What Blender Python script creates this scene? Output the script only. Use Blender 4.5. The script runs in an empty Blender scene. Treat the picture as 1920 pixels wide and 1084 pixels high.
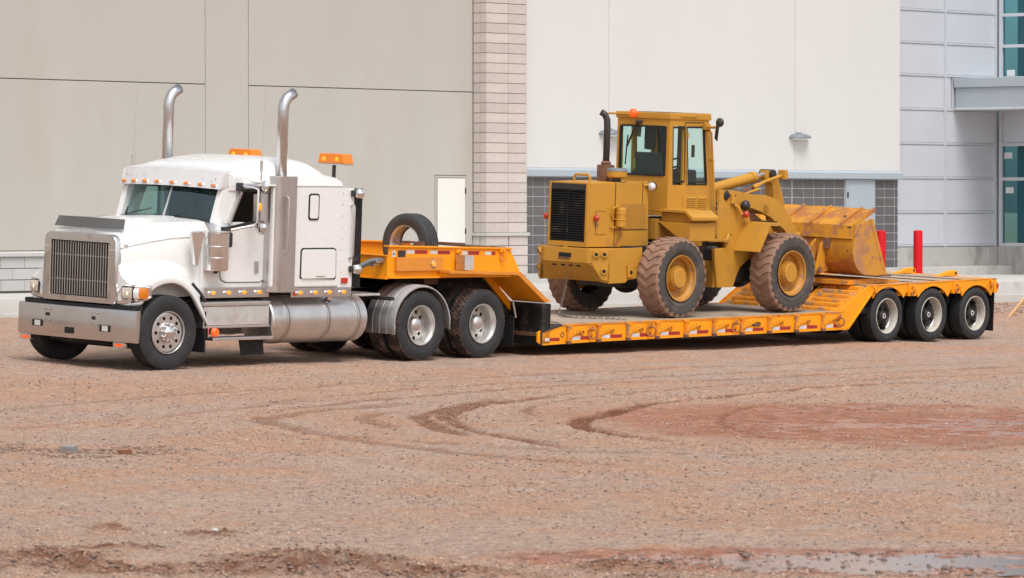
import bpy, bmesh, math, random
import numpy as np
from mathutils import Matrix, Vector
R = math.radians
pi = math.pi
sin, cos = math.sin, math.cos
rnd = random.Random(7)
S = bpy.context.scene
COL = S.collection

# ---------------------------------------------------------------- camera, light, exposure
cd = bpy.data.cameras.new('camera'); cam = bpy.data.objects.new('camera', cd); COL.objects.link(cam)
cam.location = (-43.3395, -45.5054, 2.2074)
cam.rotation_euler = (pi/2 - 0.018286, 0, -0.851795)
cd.sensor_width = 36; cd.lens = 36*8289.43/1920
cd.clip_start = 1; cd.clip_end = 3000
cd.dof.use_dof = True; cd.dof.focus_distance = 67; cd.dof.aperture_fstop = 6.3
S.camera = cam
SUN_EL, SUN_AZ = 58, 208          # azimuth clockwise from +Y (north)
W = bpy.data.worlds.new('World'); S.world = W; W.use_nodes = True
wn = W.node_tree.nodes; wl = W.node_tree.links
bg = wn['Background']
sk = wn.new('ShaderNodeTexSky'); sk.sky_type = 'NISHITA'; sk.sun_disc = False
sk.sun_elevation = R(SUN_EL); sk.sun_rotation = R(SUN_AZ)
sk.air_density = 1.0; sk.dust_density = 2.5; sk.ozone_density = 1.0
hs = wn.new('ShaderNodeHueSaturation'); hs.inputs['Saturation'].default_value = 0.22
wl.new(sk.outputs[0], hs.inputs['Color']); wl.new(hs.outputs[0], bg.inputs['Color'])
bg.inputs['Strength'].default_value = 0.15
sd = bpy.data.lights.new('sun', 'SUN'); sun = bpy.data.objects.new('sun', sd); COL.objects.link(sun)
sd.energy = 1.5; sd.angle = R(28); sd.color = (1, .975, .94)
sdir = Vector((sin(R(SUN_AZ))*cos(R(SUN_EL)), cos(R(SUN_AZ))*cos(R(SUN_EL)), sin(R(SUN_EL))))
sun.rotation_euler = (-sdir).to_track_quat('-Z', 'Y').to_euler(); sun.location = (0, 0, 40)
S.view_settings.view_transform = 'Standard'; S.view_settings.look = 'None'
S.render.filter_size = 1.15
S.view_settings.exposure = 0.46; S.view_settings.gamma = 1; S.view_settings.use_curve_mapping = False

# ---------------------------------------------------------------- materials
def MT(name, col, rough=.5, metal=0., var=.06, vs=2.5, bump=0., bs=50., dirt=None, rand=0., stretch=(1,1,1), spec=.5, coat=0., extra=None):
    m = bpy.data.materials.new(name); m.use_nodes = True
    N = m.node_tree.nodes; L = m.node_tree.links; P = N['Principled BSDF']
    tc = N.new('ShaderNodeTexCoord'); mp = N.new('ShaderNodeMapping'); mp.inputs['Scale'].default_value = stretch
    L.new(tc.outputs['Object'], mp.inputs['Vector'])
    def noise(scale, det=4, ro=.55):
        n = N.new('ShaderNodeTexNoise'); n.inputs['Scale'].default_value = scale; n.inputs['Detail'].default_value = det
        n.inputs['Roughness'].default_value = ro; L.new(mp.outputs[0], n.inputs['Vector']); return n
    def mixc(fac, a, b):
        x = N.new('ShaderNodeMix'); x.data_type = 'RGBA'
        if hasattr(fac, 'is_linked'): L.new(fac, x.inputs[0])
        else: x.inputs[0].default_value = fac
        for i, v in ((6, a), (7, b)):
            if hasattr(v, 'is_linked'): L.new(v, x.inputs[i])
            else: x.inputs[i].default_value = (*v, 1)
        return x.outputs[2]
    n1 = noise(vs)
    c = mixc(n1.outputs['Fac'], tuple(max(0, v*(1-2*var)) for v in col), tuple(min(1, v*(1+2*var)) for v in col))
    if rand:
        oi = N.new('ShaderNodeObjectInfo'); rr = N.new('ShaderNodeMapRange')
        rr.inputs['To Min'].default_value = 1-rand; rr.inputs['To Max'].default_value = 1+rand
        L.new(oi.outputs['Random'], rr.inputs['Value'])
        h = N.new('ShaderNodeHueSaturation'); L.new(rr.outputs[0], h.inputs['Value']); L.new(c, h.inputs['Color']); c = h.outputs[0]
    if dirt:
        for (dc, lo, hi, sc) in dirt:
            n2 = noise(sc, 7, .65); mr = N.new('ShaderNodeMapRange'); mr.interpolation_type = 'SMOOTHSTEP'
            mr.inputs['From Min'].default_value = lo; mr.inputs['From Max'].default_value = hi
            L.new(n2.outputs['Fac'], mr.inputs['Value']); c = mixc(mr.outputs[0], c, dc)
    L.new(c, P.inputs['Base Color'])
    P.inputs['Metallic'].default_value = metal; P.inputs['Specular IOR Level'].default_value = spec
    if coat: P.inputs['Coat Weight'].default_value = coat; P.inputs['Coat Roughness'].default_value = .08
    n3 = noise(vs*3.1); mr = N.new('ShaderNodeMapRange'); mr.inputs['To Min'].default_value = max(.02, rough*.72); mr.inputs['To Max'].default_value = min(1, rough*1.3)
    L.new(n3.outputs['Fac'], mr.inputs['Value']); L.new(mr.outputs[0], P.inputs['Roughness'])
    if bump:
        b = N.new('ShaderNodeBump'); b.inputs['Strength'].default_value = 1; b.inputs['Distance'].default_value = bump
        n4 = noise(bs, 5, .6); L.new(n4.outputs['Fac'], b.inputs['Height']); L.new(b.outputs[0], P.inputs['Normal'])
    if extra: extra(m, N, L, P, mp)
    return m
def checker_plate(scale, dist):
    def f(m, N, L, P, mp):
        v = N.new('ShaderNodeMapping'); v.inputs['Rotation'].default_value = (0, R(45), R(0)); v.inputs['Scale'].default_value = (scale, scale, scale)
        L.new(mp.outputs[0], v.inputs['Vector'])
        c = N.new('ShaderNodeTexBrick'); c.inputs['Scale'].default_value = 1; c.inputs['Mortar Size'].default_value = .18; c.inputs['Mortar Smooth'].default_value = .4
        c.inputs['Brick Width'].default_value = .9; c.inputs['Row Height'].default_value = .45
        s = N.new('ShaderNodeSeparateXYZ'); L.new(v.outputs[0], s.inputs[0]); k = N.new('ShaderNodeCombineXYZ')
        L.new(s.outputs[0], k.inputs[0]); L.new(s.outputs[2], k.inputs[1]); L.new(k.outputs[0], c.inputs['Vector'])
        b = N.new('ShaderNodeBump'); b.inputs['Distance'].default_value = dist; b.inputs['Strength'].default_value = 1
        L.new(c.outputs['Fac'], b.inputs['Height']); L.new(b.outputs[0], P.inputs['Normal'])
    return f
def GLASS(name, tint, refl=.12, rough=.02, rc=(.95,.97,1)):
    m = bpy.data.materials.new(name); m.use_nodes = True
    N = m.node_tree.nodes; L = m.node_tree.links; N.remove(N['Principled BSDF'])
    t = N.new('ShaderNodeBsdfTransparent'); t.inputs[0].default_value = (*tint, 1)
    g = N.new('ShaderNodeBsdfGlossy'); g.inputs['Roughness'].default_value = rough; g.inputs[0].default_value = (*rc, 1)
    f = N.new('ShaderNodeMath'); f.operation = 'POWER'; f.inputs[1].default_value = 4.0; lw_ = N.new('ShaderNodeLayerWeight'); lw_.inputs[0].default_value = .5; L.new(lw_.outputs['Facing'], f.inputs[0])
    a = N.new('ShaderNodeMath'); a.operation = 'ADD'; a.use_clamp = True; a.inputs[1].default_value = refl; L.new(f.outputs[0], a.inputs[0])
    x = N.new('ShaderNodeMixShader'); L.new(a.outputs[0], x.inputs[0]); L.new(t.outputs[0], x.inputs[1]); L.new(g.outputs[0], x.inputs[2])
    L.new(x.outputs[0], N['Material Output'].inputs[0]); return m
def EMIT(name, col, strength, base):
    m = MT(name, base, .25, var=.02); P = m.node_tree.nodes['Principled BSDF']
    P.inputs['Emission Color'].default_value = (*col, 1); P.inputs['Emission Strength'].default_value = strength; return m

DUST = (.40, .26, .18)
white = MT('white_paint', (.735, .73, .71), .28, var=.02, coat=.5, dirt=[((.62,.55,.48), .72, 1.0, 1.1)])
chrome = MT('chrome', (.74, .73, .73), .16, 1, var=.05, dirt=[((.42, .36, .33), .52, .8, 2.2)])
stackm = MT('stack_chrome', (.60, .60, .61), .27, 1, var=.06, stretch=(1,1,.2))
steel = MT('brushed_steel', (.58, .56, .55), .36, 1, var=.08, stretch=(1, 1, .25), dirt=[((.36, .29, .25), .5, .85, 2.5)])
alu = MT('aluminium', (.66, .64, .63), .36, 1, var=.08, vs=4, dirt=[((.4, .33, .28), .5, .9, 3)])
aluplate = MT('diamond_plate', (.60, .59, .58), .4, 1, var=.08, vs=6, dirt=[((.4, .33, .28), .5, .85, 4)], extra=checker_plate(26, .004))
blk = MT('black_plastic', (.022, .022, .024), .45, var=.2)
flap = MT('black_rubber_sheet', (.014, .014, .015), .6, spec=.25, var=.3, dirt=[((.22, .15, .11), .55, .85, 5)])
frame_m = MT('frame_black', (.012, .0115, .0115), .6, spec=.25, var=.3, dirt=[((.13, .09, .07), .5, .8, 4)])
tyre_m = MT('tyre_rubber', (.024, .0245, .027), .6, spec=.4, var=.22, vs=5, dirt=[((.06, .05, .043), .5, .9, 3)])
tread_m = MT('tyre_tread', (.055, .042, .036), .85, spec=.15, var=.3, vs=9, dirt=[((.24, .15, .115), .42, .72, 6)])
ltyre_m = MT('loader_tyre_side', (.075, .068, .064), .8, spec=.15, var=.15, vs=6, bump=.002, bs=40, dirt=[((.17, .125, .10), .45, .8, 4), ((.2, .18, .17), .62, .75, 9)])
ltread_m = MT('loader_tyre_tread', (.29, .175, .125), .9, spec=.1, var=.2, vs=5, bump=.003, bs=45, dirt=[((.13, .085, .065), .5, .8, 7), ((.09, .075, .07), .62, .8, 3)])
rimw = MT('white_rim', (.50, .47, .41), .5, var=.08, dirt=[((.36, .22, .14), .55, .85, 6)])
rims = MT('silver_rim', (.62, .60, .57), .38, .75, var=.06, dirt=[((.36, .29, .24), .55, .9, 5)])
orange = MT('trailer_orange', (.88, .325, .008), .45, spec=.3, var=.07, vs=2, dirt=[((.45, .17, .03), .57, .8, 3.5), ((.12, .06, .03), .68, .8, 7)])
orange_worn = MT('worn_orange_deck', (.72, .26, .018), .6, spec=.2, var=.12, vs=4, bump=.002, bs=30, dirt=[((.30, .20, .13), .46, .66, 5), ((.07, .045, .035), .58, .70, 9)])
orange_plate = MT('orange_diamond_plate', (.70, .25, .02), .5, var=.08, dirt=[((.40, .22, .10), .55, .8, 6)], extra=checker_plate(24, .004))
deck_m = MT('deck_steel', (.38, .31, .24), .72, .0, spec=.2, var=.14, vs=1.2, bump=.003, bs=18, dirt=[((.13, .10, .085), .5, .72, 1.3), ((.42, .33, .25), .55, .8, 3)])
yel = MT('loader_yellow', (.505, .245, .030), .5, spec=.3, var=.07, vs=1.8, dirt=[((.40, .20, .05), .52, .78, 3), ((.22, .12, .05), .68, .82, 8)])
yel2 = MT('loader_yellow_faded', (.40, .195, .032), .6, spec=.2, var=.12, vs=3, dirt=[((.28, .16, .08), .5, .75, 4)])
yelrim = MT('loader_rim_yellow', (.46, .21, .03), .55, var=.1, vs=5, dirt=[((.24, .13, .07), .5, .75, 6)])
bucket_m = MT('bucket_paint', (.60, .265, .022), .55, spec=.3, var=.12, vs=1.7, bump=.002, bs=25, dirt=[((.40, .15, .04), .46, .60, 2.0), ((.33, .15, .095), .54, .66, 4.5), ((.06, .035, .027), .62, .68, 6)])
bucket_side = MT('bucket_worn_side', (.42, .20, .095), .5, var=.15, vs=1.6, bump=.002, bs=25, dirt=[((.54, .245, .03), .46, .56, 1.3), ((.22, .11, .08), .56, .70, 5)])
dkmetal = MT('dark_metal', (.045, .04, .038), .5, .3, var=.25, dirt=[((.16, .09, .06), .55, .8, 6)])
rust = MT('rusty_steel', (.17, .085, .055), .75, .2, var=.25, vs=6, dirt=[((.30, .14, .06), .5, .7, 8)])
chain_m = MT('chain_steel', (.34, .30, .26), .5, .8, var=.2, vs=12)
amber = EMIT('amber_lens', (1, .22, .01), .05, (.72, .20, .014))
amberlit = EMIT('amber_lit_lens', (1, .30, .02), .55, (.9, .28, .015))
redl = EMIT('red_lens', (1, .05, .01), .05, (.40, .035, .016))
amber_sig = MT('amber_signal', (.62, .17, .012), .2, var=.3, vs=25)
orangered = EMIT('orange_red_lens', (1, .10, .01), .45, (.8, .10, .02))
lamp_lit = EMIT('headlamp_lens', (1, .72, .45), .5, (.75, .68, .6))
lens_clear = MT('clear_lens', (.72, .73, .73), .12, .3, var=.12, vs=30)
tape_w = MT('white_reflector', (.62, .62, .60), .4, var=.1, vs=12, dirt=[(DUST, .5, .8, 6)])
tape_r = MT('red_reflector', (.33, .022, .02), .4, var=.1, vs=12)
seal = MT('rubber_seal', (.012, .012, .013), .5, var=.1)
dark = MT('dark_void', (.008, .008, .009), .8, var=.1)
cabin = MT('cab_interior', (.032, .036, .038), .7, var=.15)
glass_truck = GLASS('windshield_glass', (.70, .86, .85), .13, .03, (.66,.88,.92))
glass_dark = GLASS('dark_side_glass', (.12, .125, .13), .01)
glass_load = GLASS('loader_glass', (.86, .96, .945), .02)
glass_bld = GLASS('curtain_glass', (.40, .66, .70), .03)
beige = MT('beige_wall_paint', (.455, .428, .388), .85, var=.045, vs=.55, stretch=(1,1,.4), bump=.002, bs=30, dirt=[((.44, .405, .355), .48, .75, .5)], spec=.2)
cream = MT('cream_wall_paint', (.625, .613, .592), .85, var=.025, vs=.5, stretch=(1,1,.35), bump=.002, bs=40, spec=.2)
whitedoor = MT('white_door_paint', (.74, .73, .68), .5, var=.02)
blockm = MT('pillar_block', (.54, .475, .435), .9, var=.05, vs=5, bump=.004, bs=45, rand=.07, spec=.2)
blockg = MT('base_block', (.47, .455, .44), .9, var=.07, vs=3, bump=.003, bs=35, rand=.05, spec=.2, dirt=[((.33, .31, .29), .56, .75, 3)])
mortar = MT('mortar', (.22, .20, .18), .95, var=.1, vs=10)
mortarw = MT('pale_mortar', (.40, .39, .385), .9, var=.06, vs=8)
tile_m = MT('grey_glazed_tile', (.112, .104, .106), .5, var=.10, vs=6, rand=.09, dirt=[((.16, .15, .15), .5, .8, 9)])
bandm = MT('grey_blue_band', (.37, .415, .455), .6, var=.03, vs=1.5, dirt=[((.30, .33, .36), .6, .85, 2)])
panel_m = MT('silver_panel', (.60, .615, .66), .36, .15, var=.03, vs=1.2, rand=.02)
mull = MT('mullion_aluminium', (.58, .60, .64), .38, .2, var=.03)
conc = MT('concrete', (.42, .40, .375), .88, var=.07, vs=1.5, bump=.004, bs=20, stretch=(1, 1, .45), dirt=[((.25, .235, .22), .50, .72, 1.6), ((.54, .53, .51), .60, .74, 1.1)], spec=.25)
kerbm = MT('pale_concrete', (.50, .485, .455), .88, var=.05, vs=1.2, bump=.003, bs=20, dirt=[((.36, .335, .31), .52, .78, 1.4)], spec=.25)
redp = MT('red_bollard_paint', (.52, .004, .010), .42, var=.05, spec=.25, dirt=[((.36, .012, .015), .6, .85, 4)])
lampm = MT('lamp_grey', (.22, .24, .27), .45, .3, var=.06)
wood = MT('fresh_wood', (.72, .46, .22), .75, var=.12, vs=9, stretch=(1, 1, .2))
stone_m = MT('gravel_stone', (.46, .32, .25), .9, spec=.1, var=.3, vs=2.2)
chip_m = MT('wood_chip', (.27, .15, .10), .9, spec=.1, var=.4, vs=3)
claym = MT('red_clay_clod', (.36, .185, .115), .95, spec=.05, var=.2, vs=14, bump=.006, bs=40)
clay_dk = MT('brown_clay_clod', (.31, .19, .135), .95, var=.3, vs=10, spec=.05)
greyblock = MT('grey_rubble', (.26, .245, .23), .9, var=.15, vs=9)
stone_dk = MT('dark_stone', (.21, .155, .13), .9, spec=.1, var=.35, vs=2.5)
stone_lt = MT('light_stone', (.56, .50, .45), .9, var=.2, vs=2.5)
hose_m = MT('grey_hose', (.16, .165, .17), .5, var=.2)

# ---------------------------------------------------------------- mesh builder
OFF = {}
ALPHA = 0.0450085
MR = Matrix.Rotation(ALPHA, 4, 'X')           # the lot falls towards the camera: everything parked on it leans with it
def V(*a): return Vector(a)
class B:
    def __init__(s): s.v = []; s.f = []
    def add(s, vs, fs):
        o = len(s.v); s.v += [tuple(p) for p in vs]; s.f += [tuple(i+o for i in f) for f in fs]; return s
    def box(s, x0, x1, y0, y1, z0, z1):
        return s.add([(x, y, z) for x in (x0, x1) for y in (y0, y1) for z in (z0, z1)],
                     [(0,1,3,2), (4,6,7,5), (0,4,5,1), (2,3,7,6), (0,2,6,4), (1,5,7,3)])
    def hexa(s, p): # p: 4 bottom (ccw from above) + 4 top
        return s.add(p, [(3,2,1,0), (4,5,6,7), (0,1,5,4), (1,2,6,5), (2,3,7,6), (3,0,4,7)])
    def prism(s, pts, ax, a, b):
        n = len(pts)
        ar = sum(pts[i][0]*pts[(i+1)%n][1]-pts[(i+1)%n][0]*pts[i][1] for i in range(n))
        if ar < 0: pts = pts[::-1]
        mk = {'y': lambda p, t: (p[0], t, p[1]), 'x': lambda p, t: (t, p[0], p[1]), 'z': lambda p, t: (p[0], p[1], t)}[ax]
        vs = [mk(p, a) for p in pts] + [mk(p, b) for p in pts]
        fs = [tuple(range(n)), tuple(range(2*n-1, n-1, -1))] + [(i, i+n, (i+1)%n+n, (i+1)%n) for i in range(n)]
        if (ax == 'y') != (b > a): fs = [f[::-1] for f in fs]
        return s.add(vs, fs)
    def loft(s, rings, closed=True, caps=True):
        n = len(rings[0]); vs = [p for r in rings for p in r]; fs = []
        m = n if closed else n-1
        for k in range(len(rings)-1):
            for i in range(m):
                j = (i+1) % n; fs.append((k*n+i, k*n+j, (k+1)*n+j, (k+1)*n+i))
        if caps and closed: fs += [tuple(range(n-1, -1, -1)), tuple((len(rings)-1)*n+i for i in range(n))]
        return s.add(vs, fs)
    def tube(s, path, r, n=10, caps=True):
        P = [Vector(p) for p in path]; rr = r if isinstance(r, (list, tuple)) else [r]*len(P)
        t0 = (P[1]-P[0]).normalized(); u = t0.cross(V(0,0,1))
        if u.length < .01: u = t0.cross(V(0,1,0))
        u.normalize(); rings = []
        for i, p in enumerate(P):
            a = P[max(i-1, 0)]; b = P[min(i+1, len(P)-1)]; t = (b-a).normalized()
            u = (u - t*u.dot(t)).normalized(); w = t.cross(u)
            rings.append([p + (u*cos(2*pi*k/n) + w*sin(2*pi*k/n))*rr[i] for k in range(n)])
        return s.loft(rings, True, caps)
    def cyl(s, a, b, r, r2=None, n=20): return s.tube([a, b], [r, r if r2 is None else r2], n)
    def lathe(s, prof, c=(0,0,0), ax='y', n=40, sgn=1, closed=False):
        rings = []
        for a, r in prof:
            ring = []
            for k in range(n):
                t = 2*pi*k/n; u, w = r*cos(t), r*sin(t)
                q = {'y': (u, a, w), 'x': (a, u, w), 'z': (u, w, a)}[ax]
                ring.append((c[0]+q[0], c[1]+q[1], c[2]+q[2]))
            rings.append(ring)
        if closed: rings.append(rings[0])
        return s.loft(rings, True, False)
    def sph(s, c, r, n=14, sc=(1,1,1), half=None):
        pr = []
        m = n//2
        for i in range(m+1):
            t = -pi/2 + pi*i/m; pr.append((sin(t)*r, max(cos(t)*r, r*.002)))
        o = len(s.v); s.lathe(pr, (0,0,0), 'z', n)
        for i in range(o, len(s.v)):
            p = s.v[i]; s.v[i] = (p[0]*sc[0]+c[0], p[1]*sc[1]+c[1], p[2]*sc[2]+c[2])
        return s
    def torus(s, c, Rr, r, ax='y', n=20, m=8):
        rings = [[None]*n for _ in range(m)]
        pr = [(r*sin(2*pi*k/m), Rr+r*cos(2*pi*k/m)) for k in range(m)]
        return s.lathe(pr, c, ax, n, closed=True)
    def xf(s, M, i0=0):
        for i in range(i0, len(s.v)): s.v[i] = tuple(M @ Vector(s.v[i]))
        return s
    def rot(s, c, ax, ang, i0=0):
        c = Vector(c); return s.xf(Matrix.Translation(c) @ Matrix.Rotation(ang, 4, ax) @ Matrix.Translation(-c), i0)
    def mir(s, yc=0):
        b = B(); b.v = [(x, 2*yc-y, z) for x, y, z in s.v]; b.f = [f[::-1] for f in s.f]; return b
    def mesh(s, name, mat, bev=0, smooth=35, seg=2):
        me = bpy.data.meshes.new(name); me.from_pydata(s.v, [], s.f)
        bm = bmesh.new(); bm.from_mesh(me)
        bmesh.ops.recalc_face_normals(bm, faces=bm.faces)
        if bev:
            es = [e for e in bm.edges if len(e.link_faces) == 2 and e.calc_face_angle(0) > R(35)]
            bmesh.ops.bevel(bm, geom=es, offset=bev, segments=seg, profile=.6, affect='EDGES', clamp_overlap=True)
        bm.to_mesh(me); bm.free()
        for m in (mat if isinstance(mat, (list, tuple)) else [mat]): me.materials.append(m)
        if smooth:
            me.shade_smooth(); me.set_sharp_from_angle(angle=R(smooth))
            if bev: me['bev'] = 1
        return me
    def build(s, name, mat, parent=None, bev=0, smooth=35, label=None, solid=0, sub=0, seg=2, off=0):
        me = s.mesh(name, mat, bev, smooth, seg); o = bpy.data.objects.new(name, me); COL.objects.link(o)
        if parent is not None:
            o.parent = parent; f = OFF[parent.name]
            if f.length > 0: me.transform(Matrix.Translation(-f))
            OFF[o.name] = f
        else: OFF[o.name] = V(0,0,0)
        if solid:
            k = o.modifiers.new('Thickness', 'SOLIDIFY'); k.thickness = solid; k.offset = off
        if sub:
            k = o.modifiers.new('Smooth', 'SUBSURF'); k.levels = sub; k.render_levels = sub
        if bev and smooth: o.modifiers.new('Flat faces', 'WEIGHTED_NORMAL').keep_sharp = True
        if label: o['label'] = label
        return o
def tag(o, label, cat, group=None, kind=None):
    if label: o['label'] = label
    if cat: o['category'] = cat
    if group: o['group'] = group
    if kind: o['kind'] = kind
    return o
def thing(name, base, label, cat, group=None, rig=True):
    o = bpy.data.objects.new(name, None); COL.objects.link(o); o.empty_display_size = .3
    b = Vector(base)
    if rig:
        o.matrix_world = Matrix.Translation(MR @ b) @ MR
    else: o.location = b
    OFF[o.name] = b
    return tag(o, label, cat, group)
def structure(name, bld, mat, **k):
    o = bld.build(name, mat, None, **k); o['kind'] = 'structure'; return o
def place(me, name, parent, loc, rotz=0, rot=None):
    o = bpy.data.objects.new(name, me); COL.objects.link(o); o.parent = parent
    o.location = Vector(loc) - OFF[parent.name]
    if rot: o.rotation_euler = rot
    elif rotz: o.rotation_euler = (0, 0, rotz)
    if me.get('bev'): o.modifiers.new('Flat faces', 'WEIGHTED_NORMAL').keep_sharp = True
    OFF[o.name] = V(0,0,0); return o
def wheelset(proto, parent, loc, rotz=0, spin=0):
    "copy a wheel part with its sub-parts onto a thing"
    o = proto.copy(); COL.objects.link(o); o.parent = parent; o.location = Vector(loc) - OFF[parent.name]
    o.rotation_euler = (0, spin, rotz)
    for c in proto.children:
        d = c.copy(); COL.objects.link(d); d.parent = o
    return o

# ================================================================ THE SETTING
# ---- ground heights (metres); the lot rises gently towards the building
def gbase(x, y):
    z = np.where(y > 3, .135+.033*(y-3), np.where(y < -2.5, -.1125+.02*(y+2.5), .045*y))
    return np.where(y < -60, -1.2625, np.where(y > 40, 1.356, z))
def vnoise(x, y, seed=0):
    xi = np.floor(x).astype(np.int64); yi = np.floor(y).astype(np.int64); xf = x-xi; yf = y-yi
    def h(a, b):
        n = (a*374761393 + b*668265263 + seed*1442695041) & 0x7fffffff
        n = ((n ^ (n >> 13))*1274126177) & 0x7fffffff; n = n ^ (n >> 16)
        return (n & 0xffff)/65535.
    u = xf*xf*(3-2*xf); v = yf*yf*(3-2*yf)
    return (h(xi,yi)*(1-u)+h(xi+1,yi)*u)*(1-v) + (h(xi,yi+1)*(1-u)+h(xi+1,yi+1)*u)*v
def fbm(x, y, f, octv=4, seed=0, g=.5):
    s = 0; a = 1; t = 0
    for k in range(octv):
        s = s + a*vnoise(x*f+17.3*k, y*f-9.1*k, seed+k); t += a; a *= g; f *= 2.03
    return s/t
def segdist(x, y, pts):
    d = np.full(x.shape, 1e9); tpar = np.zeros(x.shape)
    for i in range(len(pts)-1):
        ax, ay = pts[i]; bx, by = pts[i+1]; vx, vy = bx-ax, by-ay
        t = np.clip(((x-ax)*vx+(y-ay)*vy)/(vx*vx+vy*vy), 0, 1)
        q = np.hypot(x-ax-t*vx, y-ay-t*vy); m = q < d
        d = np.where(m, q, d); tpar = np.where(m, i+t, tpar)
    return d, tpar/(len(pts)-1)
def smooth_line(pts, n=6):
    out = []; P = [pts[0]]+list(pts)+[pts[-1]]
    for i in range(1, len(P)-2):
        for k in range(n):
            t = k/n; a, b, c, d = P[i-1], P[i], P[i+1], P[i+2]
            out.append(tuple(.5*(2*b[j]+(c[j]-a[j])*t+(2*a[j]-5*b[j]+4*c[j]-d[j])*t*t+(3*b[j]-a[j]-3*c[j]+d[j])*t**3) for j in (0, 1)))
    return out+[pts[-1]]
TRACKS = [  # centre lines of the turning marks on the lot: (points, half width, depth, strength)
 ([(9.1,-9.3),(6.1,-9.0),(1.7,-9.6),(-.1,-10.1),(-1.55,-10.6),(-3.3,-11.6),(-4.1,-12.2),(-4.8,-13),(-5.3,-13.8),(-5.9,-15.2)], .17, .035, 1.0),
 ([(1.2,-7.8),(-.7,-8.4),(-2.5,-9.1),(-3.8,-9.9),(-4.85,-10.8),(-5.8,-11.9),(-6.7,-13.4),(-7.5,-15.2)], .16, .030, .85),
 ([(-.3,-7.8),(-2.7,-9),(-4.24,-9.9),(-5.1,-10.6),(-6.2,-11.9),(-6.9,-13)], .15, .025, .8),
 ([(-2,-7.9),(-3.6,-8.4),(-4.9,-8.8),(-6.6,-9.5),(-7.4,-10.8),(-8.4,-12.6),(-8.75,-14),(-9.2,-15.6),(-9,-17.5)], .20, .02, .5),
 ([(-3.7,-9.1),(-5,-9.75),(-5.8,-10.4),(-6.6,-11.6)], .15, .02, .45),
 ([(-10.3,-9.1),(-9,-8.8),(-7.5,-8.6),(-6.4,-8.2),(-3,-7)], .14, .015, .35),
 ([(14,-4.6),(8,-4.5),(3,-4.6),(-3,-5.2),(-9,-6.6)], .16, .015, .35),
 ([(16,-7.5),(8,-6.9),(2,-6.8),(-2,-7.3),(-6,-8.8)], .16, .015, .45),
 ([(12,-8.4),(6,-8.0),(1,-8.4),(-2,-9.6),(-3.6,-11.2)], .07, .012, .5),
 ([(14,-5.9),(6,-5.8),(0,-6.1),(-5,-7.4)], .12, .012, .4),
 ([(4,-9.9),(0,-11.3),(-2.6,-13.2),(-4.4,-15.6)], .06, .01, .4),
 ([(-6.0,-16.2),(-4.6,-17.2),(-2.5,-17.6)], .07, .015, .5),
 ([(-8.2,-12.0),(-7.9,-13.8),(-7.4,-15.4),(-6.4,-17.0)], .10, .015, .5),
]
WETC = [((-1.0,-14.1), 4.1, 4.6, R(-48.8))]
def ell(x, y, c, a, b, t):
    dx, dy = x-c[0], y-c[1]; u = dx*cos(t)+dy*sin(t); v = -dx*sin(t)+dy*cos(t)
    return np.sqrt((u/a)**2+(v/b)**2)
FWD = (0.7524, 0.6587); RGT = (0.6587, -0.7524)
PUD = [((-15.35,-24.95), 2.1, .85, R(-47), -.582)]
def sstep(a, b, x):
    t = np.clip((x-a)/(b-a), 0, 1); return t*t*(3-2*t)
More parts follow.
